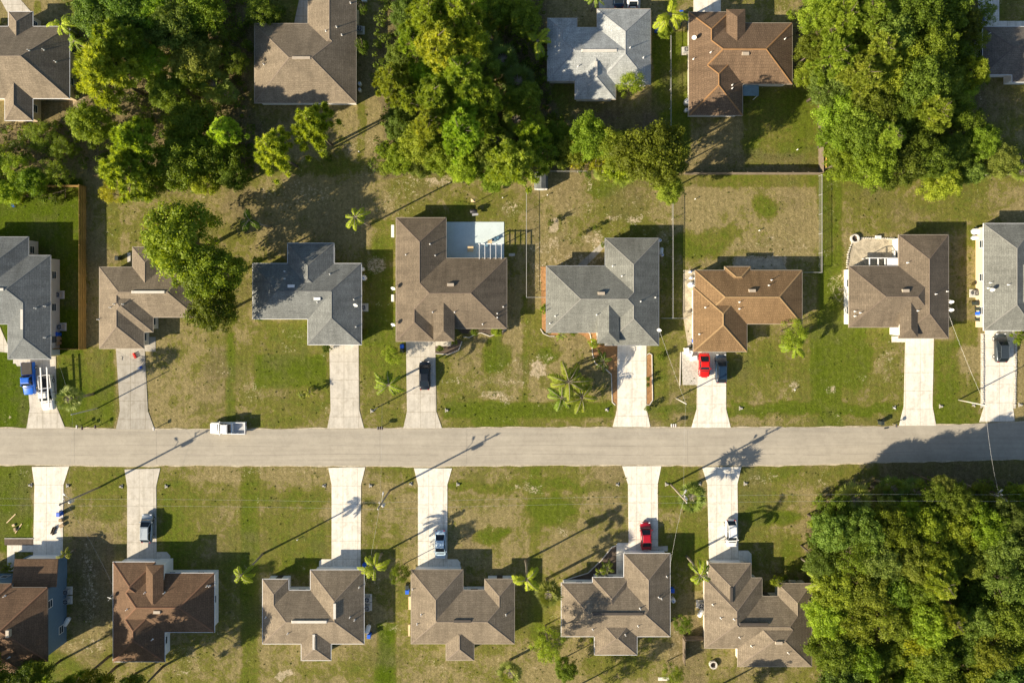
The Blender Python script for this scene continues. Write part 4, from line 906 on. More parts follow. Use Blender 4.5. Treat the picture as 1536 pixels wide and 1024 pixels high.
LONE = [
 ('oak',270,362,60,9.5,'large light green tree crown over the half hidden brown roofed house','light'),('oak',316,408,46,9,'middle crown of the big tree clump overhanging the brown ridge','light'),  # light green leaves; the brighter tint also puts in their sunlit look
 ('oak',322,462,40,7.5,'lowest darker tree of the clump by the half hidden brown house',None),
 ('feather',533,326,23,10,'slender bright palm alone in the back yard beside the large brown house','b'),
 ('feather',374,330,22,9,'shaded palm in the back yard right of the big tree','dark'),
 ('feather',583,577,25,7,'bright palm left of the drive with the dark car','b'),('cane',853,572,37,4.8,'broad clumping palm with long feather fronds on the front lawn',None),('cane',873,596,30,3.2,'lower right stems of the broad clumping palm on the front lawn',None),('cane',842,596,28,3.2,'lower left stems of the broad clumping palm on the front lawn',None),('cane',905,542,18,2.5,'small dark palm in the orange mulch beside the drive','dark'),
 ('light',1190,498,24,5,'small bright tree in front of the orange tiled house','light'),('feather',1192,520,24,4,'low bright feathery palm in front of the orange tiled house','b'),
 ('fan',1037,745,24,4.6,'round fan palm around the utility pole between two drives',None),('feather',1050,862,29,8,'palm with thick fronds overhanging the corner of the stepped brown house','b'),
 ('feather',790,868,27,8,'tall palm between the two lower brown houses, upper one of the pair','b'),('fan',823,890,22,6,'fan palm beside the left wall of the house with three hips',None),
 ('feather',362,862,25,9,'curly fronded palm beside the red brown roofed house','b'),('feather',562,850,24,6,'bright palm near the upper right corner of the house below the empty drive','b'),('light',600,862,18,5,'thin leafy tree touching the house below the blue sedan',None),
 ('light',822,968,27,7,'pale leafy tree on the lawn between the two lower brown houses','light'),('fan',765,1008,20,4,'fan palm at the bottom edge left of the pale leafy tree',None),('oak',848,1003,18,3.5,'dark round bush beneath the pale leafy tree','dark'),
 ('light',1010,1010,18,4,'small leafy tree at the bottom edge left of the stepped house',None),('cane',911,853,14,2,'spiky palm shrub in the front bed of the house with three hips',None),('cane',900,858,10,2,'low palm shrub beside the spiky one by the three hipped house',None),
 ('cane',465,588,10,1.5,'pair of low cycads on the lawn left of the empty drive',None),('cane',452,592,8,1.2,'small cycad left of the low cycad pair',None),
 ('light',590,532,17,2.5,'spindly sapling beside the blue bin by the large brown house','light'),('fan',105,598,21,6,'fan palm on the lawn right of the white work truck',None),('feather',98,832,15,2.5,'small spiky plant at the foot of the wide left drive',None),
 ('oak',745,496,9,1.4,'round green bush at the front corner of the large brown house','light'),('shrub',712,498,7,1.2,'round green bush left of the corner bush of the large brown house','light'),
 ('shrub',817,463,9,1.6,'yellow green bush at the left wall of the grey green house','light'),('shrub',890,515,9,1.6,'round green bush in the orange mulch by the porch','light'),('cane',842,502,11,1.6,'low palm clump before the front wall of the grey green house',None),('shrub',860,498,7,1.2,'leafy bush next to the low palm clump by the grey green house',None),
 ('shrub',824,497,5,1,'small bush at the left front corner of the grey green house',None),('shrub',826,334,6,1.2,'bushy plant in a pale sand ring behind the grey green house',None),('shrub',870,352,4,.8,'tiny plant lowest of three in the fenced yard',None),('shrub',893,341,4.5,.8,'tiny plant right of the sand ringed one in the fenced yard',None),
 ('shrub',905,367,5,1.5,'small bush at the back corner of the grey green house',None),('shrub',882,262,7,1.5,'dark bush along the back fence','dark'),('shrub',908,266,5,1.2,'low bush by the back fence under the tree',None),
 ('light',945,128,22,4,'thin leafy tree at the corner of the pale silver roof','light'),('feather',1005,22,32,7,'bright palm between the silver and the orange tiled roofs at the top','b'),('oak',997,47,12,3,'small bright round tree under the palm at the top','light'),('feather',893,-4,18,5,'palm tips at the top edge above the silver roofed house',None),
 ('shrub',1187,22,9,2,'bright green shrub on the lawn right of the orange tiled house','light'),('shrub',972,613,6,1,'low shrub on the lawn near the triple mailbox',None),('shrub',992,535,7,.8,'low weedy shrub right of the narrow mulch strip',None),('shrub',972,568,4,.8,'green plant in the narrow mulch strip',None),('shrub',972,577,4,.8,'lower green plant in the narrow mulch strip',None),
 ('shrub',682,512,6,1,'small plant in the dark curved bed by the black car',None),('shrub',660,523,6,1,'yellowish plant at the left of the dark curved bed','light'),('shrub',1528,505,12,1.8,'clipped golden hedge at the right edge by the drive','light'),
 ('shrub',1165,871,10,2,'flowering bush by the inner corner of the stepped house',None),('shrub',1178,867,6,1.4,'small bush next to the flowering bush',None),('shrub',1194,867,4,1,'tiny bush before the short right wing of the stepped house',None),('shrub',889,960,6,1.5,'green bush at the left of the rear hip of the three hipped house',None),('shrub',975,955,5,1,'bush at the right of the rear hip',None),
 ('shrub',1226,960,6,1.2,'low bush between the stepped house and the wood','dark'),('shrub',391,479,4,.8,'tiny bush at the front corner of the grey shingled house',None),('shrub',490,522,8,1.0,'low dark bush by the garage corner of the grey shingled house','dark'),('shrub',547,497,7,1.2,'bush at the right wall of the grey shingled house',None),
 ('shrub',386,391,9,1.3,'bush behind the left corner of the grey shingled house','dark'),('shrub',12,850,8,1.2,'bush beside the walkway of the tall blue house',None),('shrub',545,15,8,2.5,'dark shrub by the right wall of the light brown house','dark'),('shrub',543,70,12,2.5,'round dark shrub behind the water tanks of the light brown house','dark'),('shrub',405,20,24,1.5,'wide clipped dark bush at the top left of the light brown house','dark'),
 ('light',1025,935,16,3,'thin leafy bush between the two lower right houses',None),('oak',40,1030,34,8,'dark tree cut by the bottom edge at the lower left','dark'),('oak',130,1040,40,8,'tree shading the lawn below the red brown house',None),('oak',-25,1010,34,9,'tree at the lower left corner of the picture','dark'),
 ('oak',195,1050,36,10,'tree below the red brown roofed house outside the bottom edge',None),('pine',92,1046,40,12,'pine below the bottom edge whose shadow falls on the red brown roof',None),('pine',150,1062,36,10,'second pine below the bottom edge left of the red brown roof',None),
 ('light',870,1060,30,6,'slender tree below the bottom edge by the rear hip',None),('oak',1090,1062,30,6,'tree below the bottom edge beneath the stepped house',None),
 ('shrub',25,300,10,1.0,'weedy plant bed in the corner of the orange fence yard',None),('shrub',62,290,14,1.2,'tangled brush pile plants in the lush yard',None),('shrub',85,300,9,1,'small plants right of the brush pile in the lush yard',None),('shrub',1484,208,10,3,'leafy bush right of the top right wood',None),
 ('shrub',1232,752,12,1.6,'low bush at the upper left tip of the lower right wood',None),
 ('shrub',1226,782,15,2,'round bush on the left edge of the lower right wood, topmost of three','light'),
 ('shrub',1221,812,14,1.8,'round bush on the left edge of the lower right wood, middle one',None),
 ('shrub',1222,842,13,1.6,'bush on the left edge of the lower right wood just above the stepped house','light'),
 ('shrub',1262,738,13,1.8,'bush on the upper edge of the lower right wood near the verge',None),
 ('shrub',218,284,13,1.6,'bush below the two bright pines of the top left wood','light'),
 ('shrub',345,268,14,1.8,'bush under the lower right corner of the top left wood',None),
 ('shrub',575,225,14,2,'bush on the left edge of the top middle wood, upper one','light'),
 ('shrub',578,252,13,1.8,'bush at the lower left corner of the top middle wood',None),
 ('shrub',1250,262,13,1.6,'bush at the lower left corner of the top right wood','light'),
 ('shrub',490,234,9,1,'small bush at the foot of the two lone pines',None),
 ('light',390,12,26,5,'leafy tree above the clipped bush, left of the light brown house','dark')]
for t in LONE:
    kd, x, y, rr_, h, lab, tn = t
    tint = {None: None, 'light': (1.3, 1.3, 1.1), 'dark': (.74, .82, .8), 'b': (1.2, 1.2, .9)}[tn]
    tree(kd, x, y, rr_, h, lab, 'garden plants and palms', tint)
# ---------------- undergrowth filling the woods: saw palmetto, saplings and brush
def undergrowth():
    r = np.random.default_rng(77); P = []; NN = []; TT = []; LL = []; WW = []; tone = []
    for fi, poly in enumerate(FOREST):
        a = np.array(poly); lo = a.min(0); hi = a.max(0); n = int((hi[0]-lo[0])*(hi[1]-lo[1])/60)
        q = lo + r.random((n, 2))*(hi-lo); k = inpoly(q[:, 0], q[:, 1], poly) & (r.random(n) < .8); q = q[k]
        for (x, y) in q:
            c = W(x, y, 0); hgt_ = .4+2.2*r.random()**2; sz = .35+.6*r.random(); m = 42; tn = np.clip(.4+r.normal()*.22, 0, 1)
            d = unit(r.normal(size=(m, 3))*np.array([1, 1, .7])+np.array([0, 0, .6])); p = np.array([c.x, c.y, hgt_]) + d*sz*(.4+.6*r.random((m, 1)))
            nn = unit(d+r.normal(size=(m, 3))*.5+np.array([0, 0, .5])); P.append(p); NN.append(nn); TT.append(perp(nn, r)); l = .1+.12*r.random(m); LL.append(l); WW.append(l*(.35+.3*r.random(m))); tone.append(np.clip(tn+r.normal(size=m)*.1, 0, 1))
    me = leaf_obj('undergrowth', np.concatenate(P), np.concatenate(NN), np.concatenate(TT), np.concatenate(LL), np.concatenate(WW), np.concatenate(tone), M['leaf_shrub'])
    o = link(bpy.data.objects.new('undergrowth', me)); o.color = (.85, .85, .9, 1); tag(o, 'low brush and palmetto covering the ground of the woods', kind='stuff')
undergrowth()

def weeds():
    r = np.random.default_rng(123); P = []; NN = []; TT = []; LL = []; WW = []; tone = []
    n = 5200; px = r.random(n)*1600-30; py = r.random(n)*1060-20; X = (px-NX)*H_CAM/F_PX; Y = (NY-py)*H_CAM/F_PX
    dens = vnoise(X, Y, 5, 31, 3); keep = (r.random(n) < np.clip((dens-.38)*3, .05, 1)) & ~((py > 636) & (py < 704))
    for (_, pl) in DRIVES: keep &= ~inpoly(px, py, pl)
    for (_, pl) in PATHS: keep &= ~inpoly(px, py, pl)
    keep &= ~((px > 664) & (px < 758) & (py > 330) & (py < 390)) & ~((px > 1268) & (px < 1350) & (py > 355) & (py < 404))
    for x, y in zip(X[keep], Y[keep]):
        m = 12; sz = .08+.22*r.random()**2; tn = np.clip(.25+r.normal()*.25, 0, 1)
        d = unit(r.normal(size=(m, 3))*np.array([1, 1, .4])+np.array([0, 0, .5])); P.append(np.array([x, y, .05])+d*sz*np.array([1, 1, .6])*r.random((m, 1))); NN.append(unit(d+np.array([0, 0, .8]))); TT.append(perp(NN[-1], r))
        l = .05+.07*r.random(m); LL.append(l); WW.append(l*.5); tone.append(np.full(m, tn))
    me = leaf_obj('weeds', np.concatenate(P), np.concatenate(NN), np.concatenate(TT), np.concatenate(LL), np.concatenate(WW), np.concatenate(tone), M['leaf_shrub'])
    o = link(bpy.data.objects.new('weeds', me)); o.color = (.8, .75, .8, 1); tag(o, 'low weeds scattered over the lawns', kind='stuff')
weeds()
# ================================================================ vehicles
def paint(name, c, rough=.32, metal=.0): return mat(name, c, rough, metal, var=.03, coat=.4)
P_ = {'red': paint('red_car_paint', (.62,.012,.008)), 'crimson': paint('crimson_car_paint', (.36,.008,.02)), 'navy': paint('dark_blue_car_paint', (.012,.03,.06)), 'black': paint('black_car_paint', (.010,.014,.02)),
      'silver': paint('silver_blue_paint', (.33,.38,.42), .35, .3), 'white': paint('white_car_paint', (.76,.77,.76)), 'paleblue': paint('pale_blue_paint', (.42,.56,.68)), 'blue': paint('bright_blue_paint', (.012,.13,.60)), 'grey': paint('graphite_paint', (.05,.065,.075), .35, .3), 'cream': paint('white_van_paint', (.72,.71,.68))}
M['cloth_dark'] = mat('dark_tonneau_cover', (.055,.05,.045), .9, var=.15)
M['interior'] = mat('dark_interior', (.03,.03,.03), .9, var=.1)
def loft(name, secs, m, parent, smooth=True, bev=True):
    """secs: (x, half width bottom, half width top, z0, z1) along +x; the ring has rounded shoulders"""
    n = 10; vs = []; fs = []
    for (x, wb, wt, z0, z1) in secs:
        h = z1-z0
        ring = [(-wb*.92, z0), (-wb, z0+h*.3), (-wb, z0+h*.62), (-wt, z0+h*.9), (-wt*.82, z1), (wt*.82, z1), (wt, z0+h*.9), (wb, z0+h*.62), (wb, z0+h*.3), (wb*.92, z0)]
        vs += [(x, y, z) for y, z in ring]
    for i in range(len(secs)-1):
        for k in range(n): fs.append((i*n+k, i*n+(k+1) % n, (i+1)*n+(k+1) % n, (i+1)*n+k))
    fs.append(tuple(range(n-1, -1, -1))); fs.append(tuple((len(secs)-1)*n+k for k in range(n)))
    o = mk(name, vs, fs, m, parent)
    bm = bmesh.new(); bm.from_mesh(o.data); bmesh.ops.recalc_face_normals(bm, faces=bm.faces)
    for f in bm.faces: f.smooth = smooth
    bm.to_mesh(o.data); bm.free(); return o
def car(px, py, ang, kind, pm, label, L=4.6, Wd=1.82, group='cars parked on the drives', name='parked_car', glassroof=False, hood_open=False, soft=False):
    """nose along +x, then turned by ang degrees (counter-clockwise, 90 = nose up in the photo)"""
    p = W(px, py, .7); root = empty(name, (p.x, p.y, .055), R(ang), label, {'pickup': 'pickup truck', 'van': 'van'}.get(kind, 'car'), group)
    w = Wd/2; h = L/2; paintm = P_[pm]
    if kind == 'sedan': top, belt, hood, cab0, cab1, ro0, ro1 = 1.42, .92, .88, .29, -.38, .08, -.18
    elif kind == 'coupe': top, belt, hood, cab0, cab1, ro0, ro1 = 1.33, .90, .84, .20, -.40, .04, -.16
    elif kind == 'suv': top, belt, hood, cab0, cab1, ro0, ro1 = 1.68, 1.05, 1.05, .29, -.475, .09, -.34
    else: top, belt, hood, cab0, cab1, ro0, ro1 = 1.82, 1.15, 1.12, .26, -.10, .14, -.03
    zb = .28; back = belt+.02 if kind != 'suv' else belt+.1
    if kind == 'pickup':
        secs = [(h, w*.72, w*.66, zb+.1, hood-.22), (h-.12, w*.93, w*.86, zb, hood-.12), (h*.55, w, w*.93, zb, hood), (L*cab0, w, w*.95, zb, hood+.05), (L*cab1-.05, w, w*.95, zb, belt), (L*cab1-.08, w, w*.95, zb, belt)]
        loft('body', secs, paintm, root)
        b = MB(); x0, x1 = -h+.05, L*cab1-.08; xc = (x0+x1)/2; bl = x1-x0
        b.box((xc, w-.07, .8), (bl, .14, .72)); b.box((xc, -w+.07, .8), (bl, .14, .72)); b.box((x0+.05, 0, .8), (.1, 2*w-.28, .68)); b.box((xc, 0, .56), (bl, 2*w-.28, .1)); b.box((x1-.04, 0, .85), (.08, 2*w-.28, .56))
        b.build('cargo_bed', paintm, root); MB().box((xc, 0, .615), (bl-.25, 2*w-.36, .01)).build('bed_liner', M['grey_metal'] if pm == 'white' else M['interior'], root)
        if soft: MB().box((xc, 0, 1.2), (bl-.02, 2*w-.1, .1), top=.95).build('bed_cover', M['cloth_dark'], root)
    else:
        secs = [(h, w*.62, w*.55, zb+.12, hood-.3), (h-.08, w*.84, w*.74, zb+.04, hood-.2), (h-.35, w*.96, w*.86, zb, hood-.1), (h*.5, w, w*.92, zb, hood), (L*cab0, w, w*.94, zb, hood+.06), (0, w, w*.95, zb, belt), (-h*.55, w, w*.94, zb, back), (-h+.35, w*.96, w*.87, zb, back-.03), (-h+.08, w*.86, w*.76, zb+.05, back-.14), (-h, w*.68, w*.6, zb+.14, back-.28)]
        loft('body', secs, paintm, root)
    # glasshouse: dark glass volume with a painted roof skin and pillars
    gw = w*.90; rw = w*.72; f0, f1, r0_, r1_ = L*cab0, L*cab1, L*ro0, L*ro1; zb2 = belt-.04; zt = top-.03
    gv = [(f0, -gw*.9, zb2), (f0, gw*.9, zb2), (f1, gw*.9, zb2), (f1, -gw*.9, zb2), (r0_, -rw, zt), (r0_, rw, zt), (r1_, rw, zt), (r1_, -rw, zt)]
    gv[0] = (f0-.1, -gw, zb2); gv[1] = (f0-.1, gw, zb2)
    mid = [(f0+.06, 0, zb2)]
    mk('windows', gv, [(0, 1, 5, 4), (1, 2, 6, 5), (2, 3, 7, 6), (3, 0, 4, 7), (4, 5, 6, 7)], M['car_glass'], root)
    e1 = .05; rv = [(r0_+e1, -rw-.02, zt+.005), (r0_+e1, rw+.02, zt+.005), (r1_-e1, rw+.02, zt+.005), (r1_-e1, -rw-.02, zt+.005), (r0_-.15, -rw*.85, zt+.055), (r0_-.15, rw*.85, zt+.055), (r1_+.15, rw*.85, zt+.05), (r1_+.15, -rw*.85, zt+.05)]
    mk('car_roof', rv, [(3, 2, 1, 0), (4, 5, 6, 7), (0, 1, 5, 4), (1, 2, 6, 5), (2, 3, 7, 6), (3, 0, 4, 7)], M['car_glass'] if glassroof else paintm, root)
    pl = MB()
    for s in (-1, 1):
        pl.tube([(f0-.08, s*gw, zb2+.02), (r0_, s*(rw+.01), zt+.01)], .035, 5); pl.tube([(f1, s*gw*.9, zb2+.02), (r1_, s*(rw+.01), zt+.01)], .05, 5)
        pl.tube([((f0+f1)/2, s*gw*.96, zb2), ((r0_+r1_)/2, s*(rw+.01), zt+.01)], .03, 5)
        if kind == 'suv': pl.tube([(r0_-.1, s*rw*.9, zt+.1), (r1_+.1, s*rw*.9, zt+.1)], .025, 5)
    pl.build('pillars', paintm, root)
    for s in (-1, 1):
        MB().box((f0-.28, s*(w+.09), belt+.08), (.16, .2, .13), top=.8).build('wing_mirror', paintm, root)
        MB().box((h-.13, s*w*.66, hood-.24), (.2, .34, .13), rz=-s*.25, top=.85).build('headlight', M['lamp_lens'], root)
        MB().box((-h+.07, s*w*.68, back-.2 if kind != 'pickup' else .9), (.14, .26, .14), rz=s*.15).build('tail_lamp', M['red_tail'], root)
    for sx in (1, -1):
        for s in (1, -1):
            x = sx*L*.31; t = MB(); t.tube([(x, s*(w-.2), .33), (x, s*(w+.015), .33)], .33, 16); wh = t.build('wheel', M['rubber'], root)
            r_ = MB(); r_.tube([(x, s*(w-.02), .33), (x, s*(w+.022), .33)], .2, 12); r_.build('rim', M['pale_metal'], wh)
    g = MB(); g.box((h-.03, 0, .48), (.06, w*1.1, .14)); g.build('grille', M['dark_metal'], root)
    s1 = MB(); s1.box((f0+.12, 0, hood+.055), (.1, gw*1.5, .02)); s1.build('wipers', M['dark_metal'], root)
    MB().box((-h+.02, 0, .55), (.03, .5, .14)).build('number_plate', M['white_plastic'], root)
    return root
car(343, 641.5, 180, 'pickup', 'white', 'white pickup truck with an empty bed parked on the road edge', 5.9, 2.0, 'vehicles by the road', 'parked_pickup')
b1 = car(44, 567, -87, 'pickup', 'blue', 'bright blue pickup with a dark bed cover by the slate grey roofed house', 5.4, 1.9, 'cars parked on the drives', 'parked_pickup', soft=True)
wt = car(71, 588, -83, 'pickup', 'cream', 'white work truck with a long ladder rack beside the blue pickup', 5.9, 2.1, 'cars parked on the drives', 'work_truck')
car(637, 563, 90, 'sedan', 'black', 'black sedan on the drive of the large brown roofed house', 4.75, 1.85)
car(1056.5, 548, -90, 'coupe', 'red', 'bright red car under the eave of the orange tiled house', 4.05, 1.85)
car(1081.5, 552.5, 90, 'suv', 'navy', 'dark blue wagon beside the bright red car', 4.75, 1.85)
car(1501, 521.5, 91, 'suv', 'grey', 'dark grey estate car on the stone edged drive at the right edge', 4.8, 1.9)
car(221, 791.5, 89, 'suv', 'silver', 'silver blue estate car on the old drive above the red brown roofed house', 4.7, 1.85)
car(660.5, 816, -90, 'sedan', 'paleblue', 'pale blue white sedan above the house with a small rear hip', 4.7, 1.85)
car(969, 803.5, 92, 'sedan', 'crimson', 'crimson sedan by the garage of the house with three hips', 4.55, 1.8)
car(1096.5, 799, -88, 'suv', 'white', 'white hatchback on the drive of the stepped brown house', 4.5, 1.82)
car(928, -9, 90, 'sedan', 'navy', 'dark blue car cut by the top edge above the silver roof', 4.6, 1.82)
car(949, -8, 90, 'suv', 'white', 'white car beside the dark blue one at the top edge', 4.6, 1.9)
def rack():
    p = W(66, 581, 2.2); o = empty('ladder_rack', (p.x, p.y, 0), R(-87), 'long white rails of the rack over the white work truck', 'rack')
    for y in (-.42, .62): MB().box((0, y, 2.2), (6.6, .2, .12)).build('rail', M['white_plastic'], o)
    for x in (-1.6, .9): MB().box((x, .1, 2.08), (.08, 2.0, .08)).build('crossbar', M['dark_metal'], o)
    for x in (-1.6, .9):
        for y in (-.85, 1.05): MB().box((x, y, 1.5), (.06, .06, 1.2)).build('upright', M['dark_metal'], o)
rack()
# ================================================================ poles and wires
POLES = {}
def pole(key, bx, by, h, label, kind='power', arm=None, tx=True):
    p = W(bx, by, 0); o = empty('utility_pole', (p.x, p.y, 0), 0, label, 'utility pole', 'utility poles along the street')
    MB().tube([(0, 0, -.3), (0, 0, h*.5), (0, 0, h)], [.17, .145, .11] if kind == 'power' else [.11, .09, .07], 12).build('pole', M['concrete_pole'] if kind != 'power' else M['pole_wood'], o, True)
    if kind == 'power':
        for z, y in ((h-.15, -.1), (h-1.2, .6)):
            MB().tube([(0, y, z), (0, y, z+.28)], [.06, .08], 8).build('insulator', M['white_plastic'], o)
        MB().box((0, 0, h-.2), (.1, .5, .1)).build('bracket', M['pole_wood'], o)
        MB().box((0, .3, h-1.25), (.1, .9, .1)).build('lower_bracket', M['pole_wood'], o)
        if tx:
            MB().lathe((.42, -.1, h-2.7), [(.2, 0), (.27, .06), (.27, .85), (.22, .95), (.1, 1.0)], 14).build('transformer', M['pale_metal'], o, True)
            for s in (-.1, .1): MB().tube([(.42+s, -.1, h-1.75), (.42+s, -.1, h-1.45)], [.05, .03], 6).build('bushing', M['grey_metal'], o)
        if arm:
            a = math.atan2(arm[1], arm[0]); L = math.hypot(*arm)
            MB().tube([(0, 0, h-3.2), (arm[0]*.5, arm[1]*.5, h-2.6), (arm[0], arm[1], h-2.5)], .035, 6).build('lamp_arm', M['pale_metal'], o)
            MB().box((arm[0], arm[1], h-2.52), (.6, .26, .14), rz=a, top=.7).build('lamp_head', M['pale_metal'], o)
    else:
        MB().lathe((0, 0, h), [(.1, 0), (.1, .12), (.03, .2)], 8).build('cap', M['pale_metal'], o); MB().box((0, .12, h-.5), (.1, .1, .14)).build('bracket', M['dark_metal'], o)
    POLES[key] = (p.x, p.y, h); return o
pole('S0', -315, 730, 10.3, 'utility pole left of the picture'); pole('S1', 150, 730, 10.3, 'wooden power pole with transformer beside the blue trash on the wide drive', arm=(-.9, .9))
pole('S2', 585, 735, 10.3, 'wooden power pole with transformer on the lawn between the two central southern drives', arm=(.3, 1.6)); pole('S3', 1006, 726, 10.3, 'power pole standing inside the round fan palm', arm=(.5, .9))
pole('S4', 1443, 724, 10.3, 'power pole rising from the edge of the lower right wood', arm=(1.0, .8)); pole('S5', 1880, 715, 10.3, 'utility pole right of the picture')
pole('N1', 146, 612, 6.6, 'slim pole on the lawn right of the fan palm and work truck', 'service'); pole('N2', 1014, 597, 6.6, 'slim pale pole on the lawn left of the drive with two cars', 'service'); pole('N3', 1438, 599.5, 6.6, 'slim pale pole by the right edge drive, lamp shadow across it', 'service')
pole('N4', 566, 611, 4.0, 'short slim post on the lawn below the bright palm', 'service')
def wire(a, b, sag, label, r=.012, m='pale_metal'):
    r *= .5; a = Vector(a); b = Vector(b); n = max(8, int((b-a).length/2)); mb = MB()
    mb.tube([a.lerp(b, k/n) - Vector((0, 0, sag*4*(k/n)*(1-k/n))) for k in range(n+1)], r, 4, False)
    tag(mb.build('overhead_wire', M[m]), label, 'wire', 'overhead wires')
def at(k, dz=0, dy=0): x, y, h = POLES[k]; return (x, y+dy, h+dz)
nmz = {'S0': 'the left edge', 'S1': 'the pole by the wide left drive', 'S2': 'the central lawn pole', 'S3': 'the pole in the fan palm', 'S4': 'the pole at the wood', 'S5': 'the right edge'}
for a, b in (('S0', 'S1'), ('S1', 'S2'), ('S2', 'S3'), ('S3', 'S4'), ('S4', 'S5')):
    wire(at(a, .12, -.1), at(b, .12, -.1), .55, f'upper wire, {nmz[a]} to {nmz[b]}', .018); wire(at(a, -.95, .6), at(b, -.95, .6), .6, f'lower wire, {nmz[a]} to {nmz[b]}', .018)
def Wp(x, y, z): p = W(x, y, z); return (p.x, p.y, z)
wire(at('S1', -1.5), at('N1', -.1), .5, 'drop wire crossing the street at the left'); wire(at('S2', -1.5), Wp(573, 604, 4.0), .5, 'drop wire crossing the street at the centre left'); wire(at('S3', -1.5), at('N2', -.1), .5, 'drop wire crossing the street near the fan palm'); wire(at('S4', -1.5), at('N3', -.1), .5, 'drop wire crossing the street at the right', .018)
wire(at('S1', -1.5), Wp(170, 880, 3.2), .5, 'service wire down to the red brown roofed house', .018); wire(at('S2', -1.5), Wp(547, 880, 3.2), .5, 'service wire down to the house below the empty drive', .02); wire(at('S3', -1.5), Wp(1005, 850, 3.2), .5, 'service wire down to the house with three hips', .018)
wire(at('N1', -.1), Wp(88, 545, 3.3), .3, 'service wire to the slate grey roofed house', .02); wire(at('N2', -.1), Wp(988, 492, 3.2), .3, 'service wire to the grey green roofed house', .02); wire(at('N3', -.1), Wp(1424, 474, 3.2), .3, 'service wire to the house with the white side wall', .02)
# ================================================================ fences
def chain_fence(pts, label, h=1.25):
    P = [W(x, y, 0) for x, y in pts]; o = empty('chain_link_fence', P[0], 0, label, 'fence'); O = P[0]
    if 'mesh' not in M:
        s = N('chain_link_mesh'); s.color((.5, .5, .48, 1)); s.b.inputs['Metallic'].default_value = .5; s.b.inputs['Roughness'].default_value = .5; tr = s.new('ShaderNodeBsdfTransparent'); mx = s.new('ShaderNodeMixShader')
        mx.inputs[0].default_value = .82; s.L(s.b.outputs[0], mx.inputs[1]); s.L(tr.outputs[0], mx.inputs[2]); s.L(mx.outputs[0], s.out.inputs[0]); M['mesh'] = s.m
    rail = MB(); mesh = MB(); posts = []
    for a, b in zip(P, P[1:]):
        a = a-O; b = b-O; rail.tube([a+Vector((0, 0, h)), b+Vector((0, 0, h))], .035, 6); mesh.add([a+Vector((0, 0, .03)), b+Vector((0, 0, .03)), b+Vector((0, 0, h)), a+Vector((0, 0, h))], [(0, 1, 2, 3)])
        n = max(1, int((b-a).length/3)); posts += [a.lerp(b, k/n) for k in range(n)]
    posts.append(P[-1]-O); rail.build('top_rail', M['pale_metal'], o); mesh.build('mesh_panel', M['mesh'], o)
    for p in posts: MB().tube([p+Vector((0, 0, -.1)), p+Vector((0, 0, h+.08))], .045, 6).build('post', M['pale_metal'], o)
def board_fence(pts, label, h=1.83, m='cedar', out=1):
    P = [W(x, y, 0) for x, y in pts]; O = P[0]; o = empty('board_fence', O, 0, label, 'fence'); r = random.Random(len(label))
    for a, b in zip(P, P[1:]):
        a = a-O; b = b-O; L = (b-a).length; d = (b-a).normalized(); nrm = Vector((-d.y, d.x, 0)); n = int(L/.15); bd = MB(); az = math.atan2(d.y, d.x)
        for k in range(n): c = a+d*(k+.5)*L/n; bd.box((c.x, c.y, h/2+r.uniform(-.012, .012)), (L/n-.012, .022, h), rz=az)
        bd.build('board_panel', M[m], o)
        for z in (.35, .95, 1.55):
            c = (a+b)/2+nrm*.05*out; MB().box((c.x, c.y, z), (L, .05, .09), rz=az).build('rail', M[m], o)
        k = max(1, int(L/2.4))
        for i in range(k+1): c = a.lerp(b, i/k)+nrm*.11*out; MB().box((c.x, c.y, (h+.05)/2), (.1, .1, h+.05), rz=az).build('post', M[m], o)
board_fence([(-60,280),(129,281),(129,523)], 'orange cedar board fence around the lush left yard', 1.95, 'cedar', 1); board_fence([(129,523),(90,523)], 'short orange fence closing the side yard of the slate grey house', 1.85, 'cedar', -1)
board_fence([(1026,262),(1228,262),(1228,160)], 'long weathered board fence behind the orange tiled house', 1.85, 'old_wood', 1)
def yellow_gate():
    p = W(1229, 245, 0); o = empty('fence_gate', p, 0, 'yellow painted gate panel at the corner of the weathered fence', 'gate'); m = mat('yellow_painted_board', (.65,.42,.08), .7, var=.08)
    MB().box((.35, 0, .95), (.05, 2.2, 1.8)).build('panel', m, o); MB().box((.3, -1.15, .98), (.1, .1, 1.95)).build('post', M['old_wood'], o)
yellow_gate()
chain_fence([(1228,264),(1228,409),(1203,409)], 'chain link fence on the right side of the yard behind the tiled house'); chain_fence([(789.5,286),(789.5,446),(820,446)], 'chain link fence between the white patio house and the grey green house')
chain_fence([(1007,300),(1007,477)], 'chain link fence right of the grey green roofed house'); chain_fence([(991,477),(1026,477),(1041,484)], 'chain link fence piece between the grey green and the tiled house')
chain_fence([(1004,52),(1004,192)], 'chain link fence between the silver and the orange tiled roofs'); chain_fence([(808,259),(1010,259)], 'back fence behind the sand ringed plant yard'); chain_fence([(1478,263),(1600,263)], 'white low fence at the right edge below the wood', .9)
board_fence([(1025,953),(1057,953)], 'dark short fence between the two lower right houses', 1.7, 'old_wood', 1); board_fence([(1024,955),(1024,990)], 'weathered fence piece running down between the lower right houses', 1.7, 'old_wood', 1)
